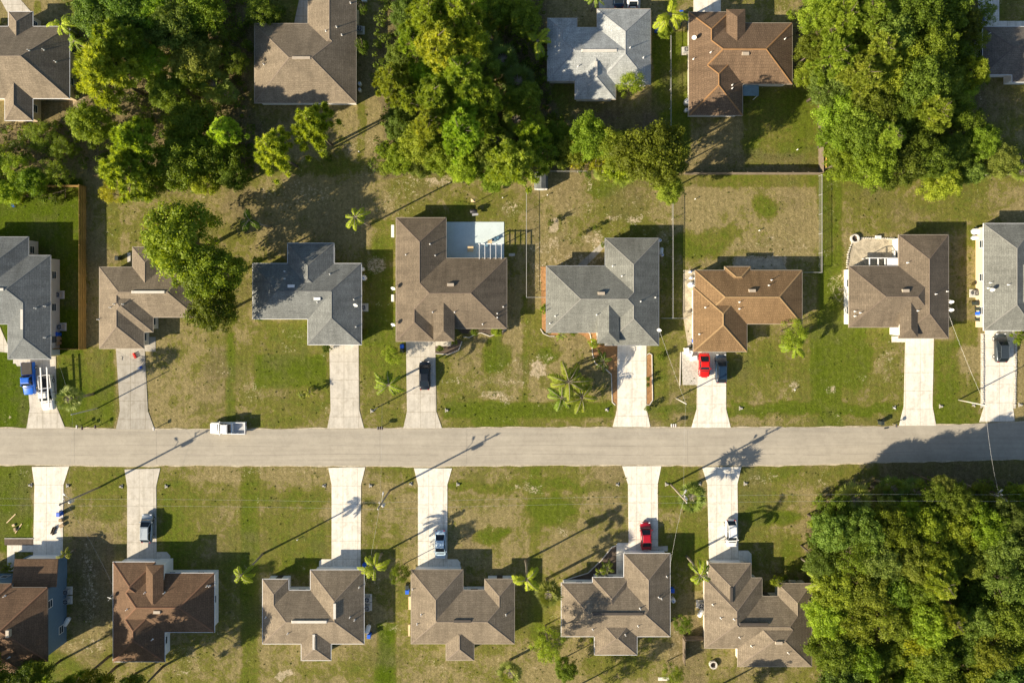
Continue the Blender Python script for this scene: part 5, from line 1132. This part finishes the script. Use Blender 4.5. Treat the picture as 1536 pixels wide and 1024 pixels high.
# ================================================================ yard equipment
def ac_unit(px, py, label, slab_=True, s=1.0):
    p = W(px, py, 0); o = empty('air_conditioner', p, 0, label, 'air conditioner', 'air conditioners beside the houses')
    if slab_: MB().box((0, 0, .05), (1.35*s, 1.35*s, .1)).build('pad', M['concrete_pole'], o)
    MB().box((0, 0, .1+.4*s), (.85*s, .85*s, .8*s), top=.97).build('casing', M['grey_metal'], o)
    g = MB(); z = .1+.8*s+.012
    for r0 in (.34, .24, .14): g.tube([(r0*s*math.cos(6.283*k/18), r0*s*math.sin(6.283*k/18), z) for k in range(19)], .016, 4, False)
    g.build('fan_grille', M['dark_metal'], o); f = MB(); f.lathe((0, 0, z-.01), [(.37*s, 0), (.37*s, .006)], 18); f.build('fan_well', M['dark_metal'], o)
    b = MB()
    for k in range(4): b.box((.16*s*math.cos(1.57*k), .16*s*math.sin(1.57*k), z+.005), (.26*s, .1*s, .012), rz=1.57*k)
    b.build('fan', M['grey_metal'], o)
def tank(px, py, label, lying=True, L=1.5, r=.38, ang=80):
    p = W(px, py, 0); o = empty('water_tank', p, R(ang) if lying else 0, label, 'tank', 'white tanks beside the houses')
    if lying:
        MB().tube([(-L/2, 0, r+.12), (-L/2+.12, 0, r+.12), (L/2-.12, 0, r+.12), (L/2, 0, r+.12)], [r*.55, r, r, r*.55], 16).build('shell', M['white_plastic'], o, True)
        for x in (-.4, .4): MB().box((x*L, 0, .1), (.12, r*1.2, .2)).build('foot', M['grey_metal'], o)
    else:
        MB().lathe((0, 0, 0), [(r, 0), (r, L*.9), (r*.8, L*.98), (r*.2, L+.05)], 16).build('shell', M['white_plastic'], o, True); MB().lathe((0, 0, L), [(.09, 0), (.09, .16)], 8).build('cap', M['blue_plastic'], o)
    MB().tube([(0, 0, r), (.0, r+.1, r*.8), (0, r+.3, .3)], .03, 6).build('pipe', M['grey_metal'], o)
def bin_(px, py, label, m='blue_plastic', ang=0):
    p = W(px, py, 0); o = empty('wheelie_bin', p, R(ang), label, 'bin', 'bins beside the houses')
    b = MB(); b.box((0, 0, .5), (.5, .56, 1.0), top=1.0); b.build('bin_body', M['dark_plastic'] if m == 'dark' else M[m], o); MB().box((0, .02, 1.05), (.6, .72, .09), top=.88).build('lid', M['dark_plastic'] if m == 'dark' else M[m], o)
    MB().tube([(-.24, .4, 1.0), (.24, .4, 1.0)], .025, 6).build('handle', M['dark_plastic'], o)
    for s in (-1, 1): MB().tube([(s*.27, .3, .13), (s*.32, .3, .13)], .13, 10).build('wheel', M['rubber'], o)
for a in [(94, 490, 'air conditioner upper on the slate grey house wall, on a white pad'), (91, 442, 'large grey condenser beside the slate grey roofed house'), (546.5, 461, 'air conditioner on a pad at the right wall of the grey shingled house'), (1047, 472, 'air conditioner at the left wall of the orange tiled house'),
  (1460, 440, 'air conditioner beside the tan wall at the right edge'), (1050, 905, 'air conditioner left of the stepped brown house'), (1028, 77, 'air conditioner on a pad left of the upper orange tiled house'), (541, 46, 'air conditioner right of the light brown roofed house'),
  (552, 909, 'air conditioner at the right wall of the house below the empty drive'), (552, 896, 'grey condenser just above another at the house below the empty drive'), (103, 885, 'upper condenser at the foot of the tall blue wall'), (103, 899, 'lower condenser at the foot of the tall blue wall')]: ac_unit(*a)
for a in [(545, 404, 'cluster of pale tanks at the right wall of the grey shingled house', False, 1.2, .32), (547, 417, 'round white tank at the grey shingled house wall', False, 1.1, .45), (103, 930, 'white lying tank beside the tall blue wall', True, 1.5, .38, 60), (553, 941, 'white lying tank at the lower right of the house below the empty drive', True, 1.4, .38, 75),
  (1008, 897, 'round white tank at the right wall of the house with three hips', False, 1.1, .38), (991, 377, 'pale tank at the right wall of the grey green house', True, 1.2, .34, 85), (992, 383, 'small round tank next to the pale tank of the grey green house', False, 1.0, .25), (989, 361, 'white box tank at the rear corner of the grey green house', False, .8, .25), (1035, 427, 'large white tank at the left wall of the orange tiled house', False, 1.2, .48),
  (1035, 417, 'small white tank above the large one by the tiled house', False, 1.0, .25), (1034, 408, 'topmost small tank at the rear corner of the tiled house', False, 1.0, .22), (1463, 347, 'large white tank by the tan wall at the right edge', True, 1.8, .5, 10), (1461, 357, 'grey white tank below the large one at the right edge', True, 1.3, .35, 5),
  (1050, 917, 'white lying tank below the condenser left of the stepped house', True, 1.4, .36, 60), (1029, 155, 'big white tank at the lower left corner of the upper tiled house', False, 1.3, .5), (1028, 167, 'small white tank under the big one by the upper tiled house', False, 1.0, .3), (1033, 168, 'tiny white tank beside the upper tiled house corner', False, .9, .22), (541, 128, 'pale tank on a slab at the light brown house', False, 1.0, .3), (541, 137, 'lower pale tank at the light brown house', False, 1.0, .28)]: tank(*a)
for a in [(90, 501, 'blue bin against the slate grey house wall'), (90, 507, 'brown bin under the blue one at the slate grey house', 'cardboard'), (90, 514, 'lower brown bin at the slate grey house', 'cardboard'), (604, 519, 'blue lidded bin left of the black sedan drive'), (604, 526, 'dark bin below the blue one by the large brown house', 'dark'), (1040, 511, 'bright blue bin by the tiled house'), (1040, 518, 'dark bin below the bright blue one', 'dark'),
  (1042, 487, 'steel blue bin at the tiled house wall', 'blue_plastic'), (1465, 470, 'blue bin by the tan wall'), (1465, 463, 'black bin above the blue one by the tan wall', 'dark'), (1465, 479, 'black bin below the blue one by the tan wall', 'dark'), (548, 845, 'blue bin half under the palm by the empty drive'), (612, 884, 'blue bin at the left wall below the blue sedan'), (612, 877, 'dark bin above the blue one below the blue sedan', 'dark'),
  (1020, 23, 'blue bin between the two top right roofs'), (984, 47, 'blue bin beside the silver roof'), (1468, 33, 'blue bin by the drive at the top right corner'), (1468, 25, 'dark bin above the blue one at the top right corner', 'dark'), (1018, 40, 'dark bin below the palm between the top roofs', 'dark'), (1007, 882, 'blue grey bin at the right wall of the three hipped house', 'blue_plastic'), (555, 950, 'small blue bin under the lying tank', 'blue_plastic'), (1460, 455, 'dark bin beneath the condenser at the right edge', 'dark')]: bin_(*a)
# ---- mailboxes
def mailbox(px, py, n, label, m='dark_metal'):
    p = W(px, py, 0); o = empty('mailbox', p, 0, label, 'mailbox', 'mailboxes on the verge')
    MB().box((0, 0, .5), (.1, .1, 1.0)).build('post', M['pole_wood'], o)
    if n > 1: MB().box((0, 0, 1.02), (n*.36, .12, .06)).build('shelf', M['pole_wood'], o)
    for k in range(n):
        x = (k-(n-1)/2)*.34; b = MB(); pr = [(-.12, 0), (.12, 0), (.12, .14), (.08, .22), (0, .25), (-.08, .22), (-.12, .14)]; nn = len(pr)
        b.add([(x+u, -.26, 1.06+v) for u, v in pr]+[(x+u, .26, 1.06+v) for u, v in pr], [tuple(range(nn)), tuple(range(2*nn-1, nn-1, -1))]+[(i, i+nn, (i+1) % nn+nn, (i+1) % nn) for i in range(nn)])
        bx = b.build('box', M[m], o); MB().box((x+.13, -.05, 1.25), (.012, .05, .16)).build('flag', M['red_plastic'], bx)
for a in [(122, 638, 1, 'silver mailbox at the road, left of three posts', 'pale_metal'), (129.5, 640, 1, 'dark mailbox right beside the silver one'), (149, 638, 1, 'dark mailbox left of the old grey drive'), (236, 641, 1, 'white mailbox at the right foot of the old grey drive', 'white_plastic'), (572, 640, 3, 'row of three dark mailboxes between two central drives'), (1008, 636, 3, 'row of three mailboxes left of the drive with two cars', 'pale_metal'), (1339, 636, 1, 'small mailbox left of the drive with the white walled house')]: mailbox(*a)
bin_(1319, 633, 'black trash bin standing alone at the road edge', 'dark', 3)
# ---- culvert ends
def culvert(px, py, label, d=1):
    p = W(px, py, 0); o = empty('culvert_end', p, 0, label, 'pipe', 'drain pipe ends beside the drives')
    b = MB(); n = 12; r = .2; L = .7
    b.tube([(-d*L*.3, 0, .06), (d*L*.2, 0, .06)], r, n); b.build('pipe', M['pipe'], o)
    MB().tube([(d*L*.195, 0, .06), (d*L*.22, 0, .06)], r*.72, n).build('opening', M['rubber'], o)
    MB().box((-d*.3, 0, .05), (.16, .7, .14), top=.9).build('headwall', M['pipe'], o)
CUL = [(45,727,-1),(103,728,1),(181,729,-1),(251,729,1),(485,728,-1),(557,728,1),(615,725,-1),(688,726,1),(925,726,-1),(1001,726,1),(1048,725,-1),(1119,725,1),(1112,612,1),(1340,611,-1),(1412,609,1),(1459,607,-1),(1531,607,1),(671,615,1),(909,614,-1),(559,616,1)]
dn = {0: 'left', 1: 'right'}
DL = ['the wide far left drive','the old drive with the silver car','the empty white southern drive','the drive with the pale blue sedan','the drive with the crimson sedan','the drive with the white hatchback']
for i, (x, y, d) in enumerate(CUL):
    lab = f'concrete drain pipe end {"right" if d > 0 else "left"} of {DL[i//2]}' if i < 12 else {12: 'dark pipe end right of the drive with two cars', 13: 'pale pipe end left of the drive below the white walled house', 14: 'pipe end right of the drive below the white walled house', 15: 'pipe end left of the stone edged drive', 16: 'pipe end right of the stone edged drive', 17: 'pipe end right of the drive with the black sedan', 18: 'pipe end left of the drive with orange mulch', 19: 'pipe end right of the stained drive of the grey shingled house'}[i]
    culvert(x, y, lab, d)
# ---- pergola, patio furniture
def pergola():
    p = W(735, 376, 0); o = empty('pergola', p, 0, 'open white beamed pergola on the painted patio slab', 'pergola'); h = 2.6
    c = [W(719, 366, h)-p, W(752, 366, h)-p, W(752, 388, h)-p, W(719, 388, h)-p]
    for q in c[:2]: MB().box((q.x, q.y, h/2), (.12, .12, h)).build('post', M['white_trim'], o)
    MB().box(((c[0].x+c[1].x)/2, c[0].y, h+.06), ((c[1]-c[0]).length+.3, .12, .16)).build('front_beam', M['white_trim'], o)
    for k in range(5):
        x = c[0].x+(c[1].x-c[0].x)*k/4; MB().box((x, (c[0].y+c[3].y)/2, h+.2), (.07, c[0].y-c[3].y+.2, .12)).build('rafter', M['white_trim'], o)
pergola()
def table_(px, py, label, w=.9, d=.9, h=.72, m='lumber', name='table'):
    p = W(px, py, 0); o = empty(name, p, 0, label, name.replace('_', ' ')); MB().box((0, 0, h), (w, d, .06), top=.98).build('top', M[m], o)
    for sx in (-1, 1):
        for sy in (-1, 1): MB().box((sx*(w/2-.07), sy*(d/2-.07), (h+.07)/2), (.06, .06, h-.09)).build('leg', M['dark_metal'], o)
table_(706, 374, 'square tan table in the shade on the white patio', 1.0, .9); table_(735, 363, 'small tan patio table by the pergola', .7, .6); table_(741, 360, 'small shadow blue side table by the pergola', .6, .5, .5, 'shadow_blue'); table_(983, 812, 'pale bench right of the crimson sedan garage', .01, .01) if False else None
def chair_(px, py, label, m='blue_plastic', ang=0):
    p = W(px, py, 0); o = empty('patio_chair', p, R(ang), label, 'chair'); MB().box((0, 0, .42), (.55, .55, .05)).build('seat', M[m], o); MB().box((0, .27, .72), (.55, .05, .6)).build('backrest', M[m], o)
    for sx in (-1, 1):
        for sy in (-1, 1): MB().box((sx*.24, sy*.24, .2), (.04, .04, .4)).build('leg', M['grey_metal'], o)
chair_(729, 368, 'shadow blue chair left of the pergola table', 'shadow_blue', 20); chair_(746, 357, 'shadow blue chair right of the pergola table', 'shadow_blue', 200)
def feeder():
    p = W(711, 318, 0); o = empty('smoker_grill', p, R(5), 'dark grill standing behind the large brown roofed house', 'grill')
    MB().tube([(-.6, 0, .95), (-.5, 0, .95), (.5, 0, .95), (.6, 0, .95)], [.2, .36, .36, .2], 14).build('barrel', M['dark_metal'], o, True)
    for x in (-.45, .45):
        for y in (-.3, .3): MB().box((x, y, .35), (.05, .05, .7)).build('leg', M['dark_metal'], o)
    MB().box((.2, -.55, .85), (1.0, .35, .04)).build('shelf', M['pale_metal'], o); MB().tube([(-.5, .1, 1.2), (-.5, .1, 2.0)], .07, 8).build('chimney', M['dark_metal'], o)
    p = W(711, 305, 0); q = empty('feeder_post', p, 0, 'post with an orange feeder tray behind the grill', 'bird feeder')
    MB().tube([(0, 0, 0), (0, 0, 3.0)], .06, 8).build('post', M['dark_metal'], q); MB().box((0, 0, 3.0), (.7, .5, .1)).build('tray', M['lumber'], q); MB().box((0, 0, 3.3), (.5, .5, .25), top=.3).build('feeder_roof', M['lumber'], q)
feeder()
# ---- shed with a gambrel roof
def shed():
    p = W(811, 274, 0); o = empty('garden_shed', p, 0, 'small grey shed with a rounded roof under the tree by the back fence', 'shed'); w, L, h = 2.1, 2.5, 1.9
    MB().box((0, 0, h/2), (w, L, h)).build('wall', M['white_trim'], o); pr = [(-w/2-.08, h-.02), (-w*.36, h+.42), (0, h+.68), (w*.36, h+.42), (w/2+.08, h-.02)]; b = MB(); vs = []
    for y in (-L/2-.08, L/2+.08): vs += [(x, y, z) for x, z in pr]
    b.add(vs, [(i, i+1, i+6, i+5) for i in range(4)]+[(4, 3, 2, 1, 0), (5, 6, 7, 8, 9)]); b.build('roof', ROOF['bluegrey'], o)
    d = MB().box((0, -L/2-.02, .9), (1.1, .05, 1.7)).build('door', M['white_trim'], o); MB().box((.4, -L/2-.06, .95), (.05, .04, .16)).build('handle', M['dark_metal'], d)
shed()
# ---- rear pergola, porch and bump-outs of the white walled house
def white_frames():
    p = W(1325, 393, 0); o = empty('white_pergola', p, 0, 'white pergola with two roof panels behind the brown house with the sandy court', 'pergola'); h = 2.3
    a = W(1304, 400, h)-p; b = W(1348, 387, h)-p
    for x in (a.x, a.x*.33, b.x*.4): MB().box((x, b.y, h/2), (.1, .1, h)).build('post', M['white_trim'], o)
    MB().box(((a.x+b.x)/2, b.y, h+.05), (b.x-a.x, .14, .14)).build('beam', M['white_trim'], o)
    for x in (a.x, a.x*.6, a.x*.28): MB().box((x, (a.y+b.y)/2, h+.04), (.14, b.y-a.y-.2, .12)).build('rafter', M['white_trim'], o)
    MB().box((b.x*.56, (a.y+b.y)/2, h+.15), (b.x*.86, b.y-a.y, .06)).build('canopy', M['white_trim'], o); MB().box((a.x*.02-.1, (a.y+b.y)/2, h+.14), (1.1, b.y-a.y, .05)).build('small_canopy', M['white_trim'], o)
    p = W(1345, 495, 0); q = empty('porch', p, 0, 'white porch with slatted side left of the raised entry of the white walled house', 'porch')
    MB().box((0, 0, 2.3), (1.3, 1.5, .1)).build('canopy', M['white_trim'], q)
    for y in (-.65, .65): MB().box((-.6, y, 1.1), (.1, .1, 2.25)).build('post', M['white_trim'], q)
    p = W(1126, 136, 0); q = empty('porch_cover', p, 0, 'flat blue grey metal porch cover of the upper orange tiled house', 'porch'); a = W(1114, 144, 2.4)-p; b = W(1138, 128, 2.4)-p
    MB().box(((a.x+b.x)/2, (a.y+b.y)/2, 2.4), (b.x-a.x, b.y-a.y, .08)).build('canopy', mat('blue_grey_sheet', (.13,.2,.23), .5, .2), q)
    for x in (a.x+.1, b.x-.1): MB().box((x, a.y+.1, 1.2), (.08, .08, 2.35)).build('post', M['white_trim'], q)
white_frames()
def fire_ring(px, py, label, r=.62, m='concrete_pole'):
    p = W(px, py, 0); o = empty('fire_pit', p, 0, label, 'fire pit'); b = MB()
    for z in (.13, .37):
        for k in range(13):
            a = 6.283*(k+(.5 if z > .2 else 0))/13; b.box((r*math.cos(a), r*math.sin(a), z), (.2, .29, .23), rz=a, top=.95)
    b.build('stone_ring', M[m], o); MB().lathe((0, 0, 0), [(r-.1, .05), (r-.12, .12)], 14).build('ash_bed', M['dark_mulch'], o)
fire_ring(1281, 358, 'round stone fire pit at the corner of the sandy court'); fire_ring(1069, 995, 'round pale fire pit on the shaded lawn at the bottom right', .55)
def row_of_stones(pts, label, s=.26, gap=.34, name='stone_edging', m='edging'):
    b = MB(); r = random.Random(9)
    for a, c in zip(pts, pts[1:]):
        A, C_ = W(*a), W(*c); n = max(1, int((C_-A).length/gap))
        for k in range(n): q = A.lerp(C_, (k+.5)/n); b.box((q.x+r.uniform(-.03, .03), q.y+r.uniform(-.03, .03), .09), (s*r.uniform(.8, 1.2), s*r.uniform(.8, 1.2), .22), rz=r.random()*3, top=.8)
    tag(b.build(name, M[m]), label, 'garden edging')
row_of_stones([(1284, 357), (1345, 358)], 'row of blocks along the top of the sandy court'); row_of_stones([(1278, 363), (1272, 380), (1270, 402)], 'row of blocks along the left of the sandy court')
row_of_stones([(1474, 502), (1474, 608)], 'white stones along the left side of the right edge drive', .36, .38); row_of_stones([(1523, 502), (1521.5, 608)], 'white stones along the right side of the right edge drive', .36, .38)
def block(px, py, size, label, name, cat, m='white_plastic', ang=0, z=0):
    p = W(px, py, 0); b = MB(); b.box((0, 0, size[2]/2+z), size, top=.94); o = b.build(name, M[m]); o.location = p; o.rotation_euler = (0, 0, R(ang)); return tag(o, label, cat)
def slat_item(px, py, L, w, h, ang, label, name, cat, m='lumber'):
    p = W(px, py, 0); o = empty(name, p, R(ang), label, cat)
    for k in range(3): MB().box((0, (k-1)*w/3, h), (L, w/3-.03, .05)).build('slat', M[m], o)
    for s in (-1, 1): MB().box((s*L*.4, 0, h/2), (.08, w, h)).build('support', M[m], o)
slat_item(1316, 356, .9, .5, .4, 0, 'white bench on the edge of the sandy court', 'garden_bench', 'bench', 'white_plastic')
block(1029, 526, (.7,1.1,.9), 'white fridge like box, left of three in the gravel bed', 'storage_box', 'box', ang=8); block(1034, 530, (.7,1.1,.8), 'tilted white box, middle of three in the gravel bed', 'storage_box', 'box', ang=-18); block(1040, 537, (1.1,.9,.6), 'low white box, right of three in the gravel bed', 'storage_box', 'box', ang=4)
for q in [(17, 777, 2.1, 45, 'longer loose board lying on the left lawn'), (28, 792, 1.9, 55, 'second loose board, lower on the left lawn')]:
    p = W(q[0], q[1]); b = MB().box((0, 0, .05), (q[2], .16, .06)); o = b.build('loose_board', M['lumber']); o.location = p; o.rotation_euler = (0, 0, R(q[3])); tag(o, q[4], 'board')
block(21, 787, (.45,.4,.2), 'small tan offcut between the loose boards', 'wood_offcut', 'board', 'lumber', 20); block(24, 793, (.35,.6,.35), 'tan carton beside the lower loose board', 'carton', 'box', 'cardboard', 10)
def trash_pile():
    bin_(93, 769, 'blue trash bin at the side of the wide left drive', 'blue_plastic', 0); block(93, 779, (.55,.5,.5), 'square carton below the blue trash bin', 'carton', 'box', 'cardboard', 5); block(94, 787, (.75,.6,.4), 'crumpled larger carton at the wide left drive edge', 'carton', 'box', 'cardboard', 30)
    p = W(82, 795); o = empty('handcart', p, R(70), 'dark handcart lying on the wide left drive', 'cart'); MB().tube([(-.7, 0, .2), (.6, 0, .25)], .14, 10).build('roll', M['dark_mulch'], o); MB().box((0, .25, .3), (1.2, .06, .4)).build('frame', M['old_wood'], o)
    for x in (-.5, .5): MB().tube([(x, -.22, .15), (x, -.16, .15)], .15, 10).build('wheel', M['rubber'], o)
trash_pile()
# toys on the old drive
def toys():
    p = W(203, 533); o = empty('toy_wagon', p, R(-65), 'red toy train of three humps on the old grey drive', 'toy')
    for k in (-1, 0, 1): MB().box((k*.32, 0, .26), (.3, .34, .3), top=.8).build('seat', M['red_plastic'], o)
    for x in (-.35, .35):
        for y in (-.18, .18): MB().tube([(x, y-.02, .09), (x, y+.02, .09)], .09, 8).build('wheel', M['rubber'], o)
    p = W(211, 551); o = empty('toy_car', p, R(30), 'blue and white toy car on the old grey drive', 'toy'); MB().box((0, 0, .25), (.6, .38, .3), top=.75).build('toy_body', M['blue_plastic'], o); MB().box((-.1, 0, .48), (.3, .3, .16), top=.8).build('toy_roof', M['white_plastic'], o)
    for x in (-.2, .2):
        for y in (-.2, .2): MB().tube([(x, y-.02, .09), (x, y+.02, .09)], .09, 8).build('wheel', M['rubber'], o)
    p = W(184, 537); o = empty('scooter', p, R(80), 'tiny dark scooter lying on the old grey drive', 'scooter'); MB().box((0, 0, .06), (.6, .12, .04)).build('deck', M['dark_metal'], o); MB().tube([(.3, 0, .06), (.35, .35, .08)], .02, 5).build('stem', M['dark_metal'], o)
    for x in (-.28, .3): MB().tube([(x, -.02, .05), (x, .02, .05)], .05, 8).build('wheel', M['rubber'], o)
toys()
def standpipe(px, py, label):
    p = W(px, py); o = empty('yard_pipe', p, 0, label, 'pipe', 'small white pipes on the lawns'); MB().tube([(0, 0, -.05), (0, 0, .42)], .06, 8).build('pipe', M['white_plastic'], o); MB().lathe((0, 0, .4), [(.1, 0), (.1, .09), (.05, .14)], 8).build('cap', M['white_plastic'], o)
for a in [(163, 299, 'white pipe beside the orange fence in the dry yard'), (539, 228, 'white pipe on the lawn beside the shadows of two pines'), (754, 297, 'pale pipe on the lawn behind the patio house'), (821, 293, 'white pipe below the small shed'), (1042, 299, 'white pipe in the yard behind the tiled house, upper left'), (1138, 346, 'white pipe in the middle of the yard behind the tiled house'), (1195, 225, 'white pipe in the yard of the upper tiled house'), (447, 808, 'pair of white pipes in the palm shadow on the south lawn'), (1191, 584, 'white pipe on the front lawn beside the tiled house'), (1340, 611, 'white stub by the pipe end left of the drive'), (909, 613, 'white stub near the drive with orange mulch'), (696, 956, 'white pipe on the bottom lawn left of the fan palm'), (1118, 31, 'white pipe top')][:-1]: standpipe(*a)
block(1329, 641.5, (.7,.2,.15), 'dark object lying on the asphalt by the black bin', 'fallen_lid', 'lid', 'dark_plastic', 8)
block(20, 305, (.5,1.3,.35), 'blue kayak like trough on the lush lawn', 'garden_trough', 'trough', 'blue_plastic', 15)
def brush():
    r = np.random.default_rng(4); c = W(72, 290, 0); b = MB()
    for k in range(26):
        a = r.normal()*.5+.4; x, y = r.normal()*1.5, r.normal()*.6; L = .6+r.random()*1.3; z = .15+.4*r.random(); b.tube([(x-L*math.cos(a), y-L*math.sin(a)*.5, z-.1), (x, y, z), (x+L*math.cos(a), y+L*math.sin(a)*.5, z+.15)], [.04, .035, .015], 5)
    o = b.build('brush_pile', M['bark']); o.location = c; tag(o, 'heap of cut dark branches in the orange fenced yard', 'brush pile')
brush()
block(983, 821, (1.4,.5,.3), 'pale slatted step right of the crimson sedan', 'garden_step', 'step', 'edging', 0)
block(590, 347, (.5,2.1,.25), 'long pale sheet leaning at the left wall of the large brown house', 'wall_sheet', 'sheet', 'white_plastic', 0, .5); block(590, 447, (.4,1.2,.9), 'small white cabinet at the left wall of the large brown house', 'wall_cabinet', 'cabinet', 'white_plastic', 0)
block(615, 903, (.45,2.3,.3), 'long tan plank stack at the left wall below the blue sedan', 'plank_stack', 'planks', 'lumber', 0); block(614, 944, (.35,2.0,.25), 'second tan plank by the lower left corner of that house', 'plank_stack', 'planks', 'lumber', 0)
block(768, 382, (1.0,.45,.04), 'pale scrap sheet on the grass right of the patio', 'scrap_sheet', 'sheet', 'edging', 5)
block(184, 403, (.9,.5,.5), 'white box behind the half hidden brown house', 'storage_box', 'box', 'white_plastic', 4); bin_(180, 388, 'dark bin behind the half hidden brown house', 'dark'); block(194, 386, (.55,1.6,.12), 'pale slab at the rear of the half hidden brown house', 'stepping_slab', 'slab', 'edging', 0)
block(536, 28, (.6,2.6,.5), 'tan stack of boards at the light brown roofed house', 'board_stack', 'boards', 'lumber', 0); block(547, 2, (.9,.4,.5), 'white box at the top edge beside the light brown house', 'storage_box', 'box', 'white_plastic', 0)
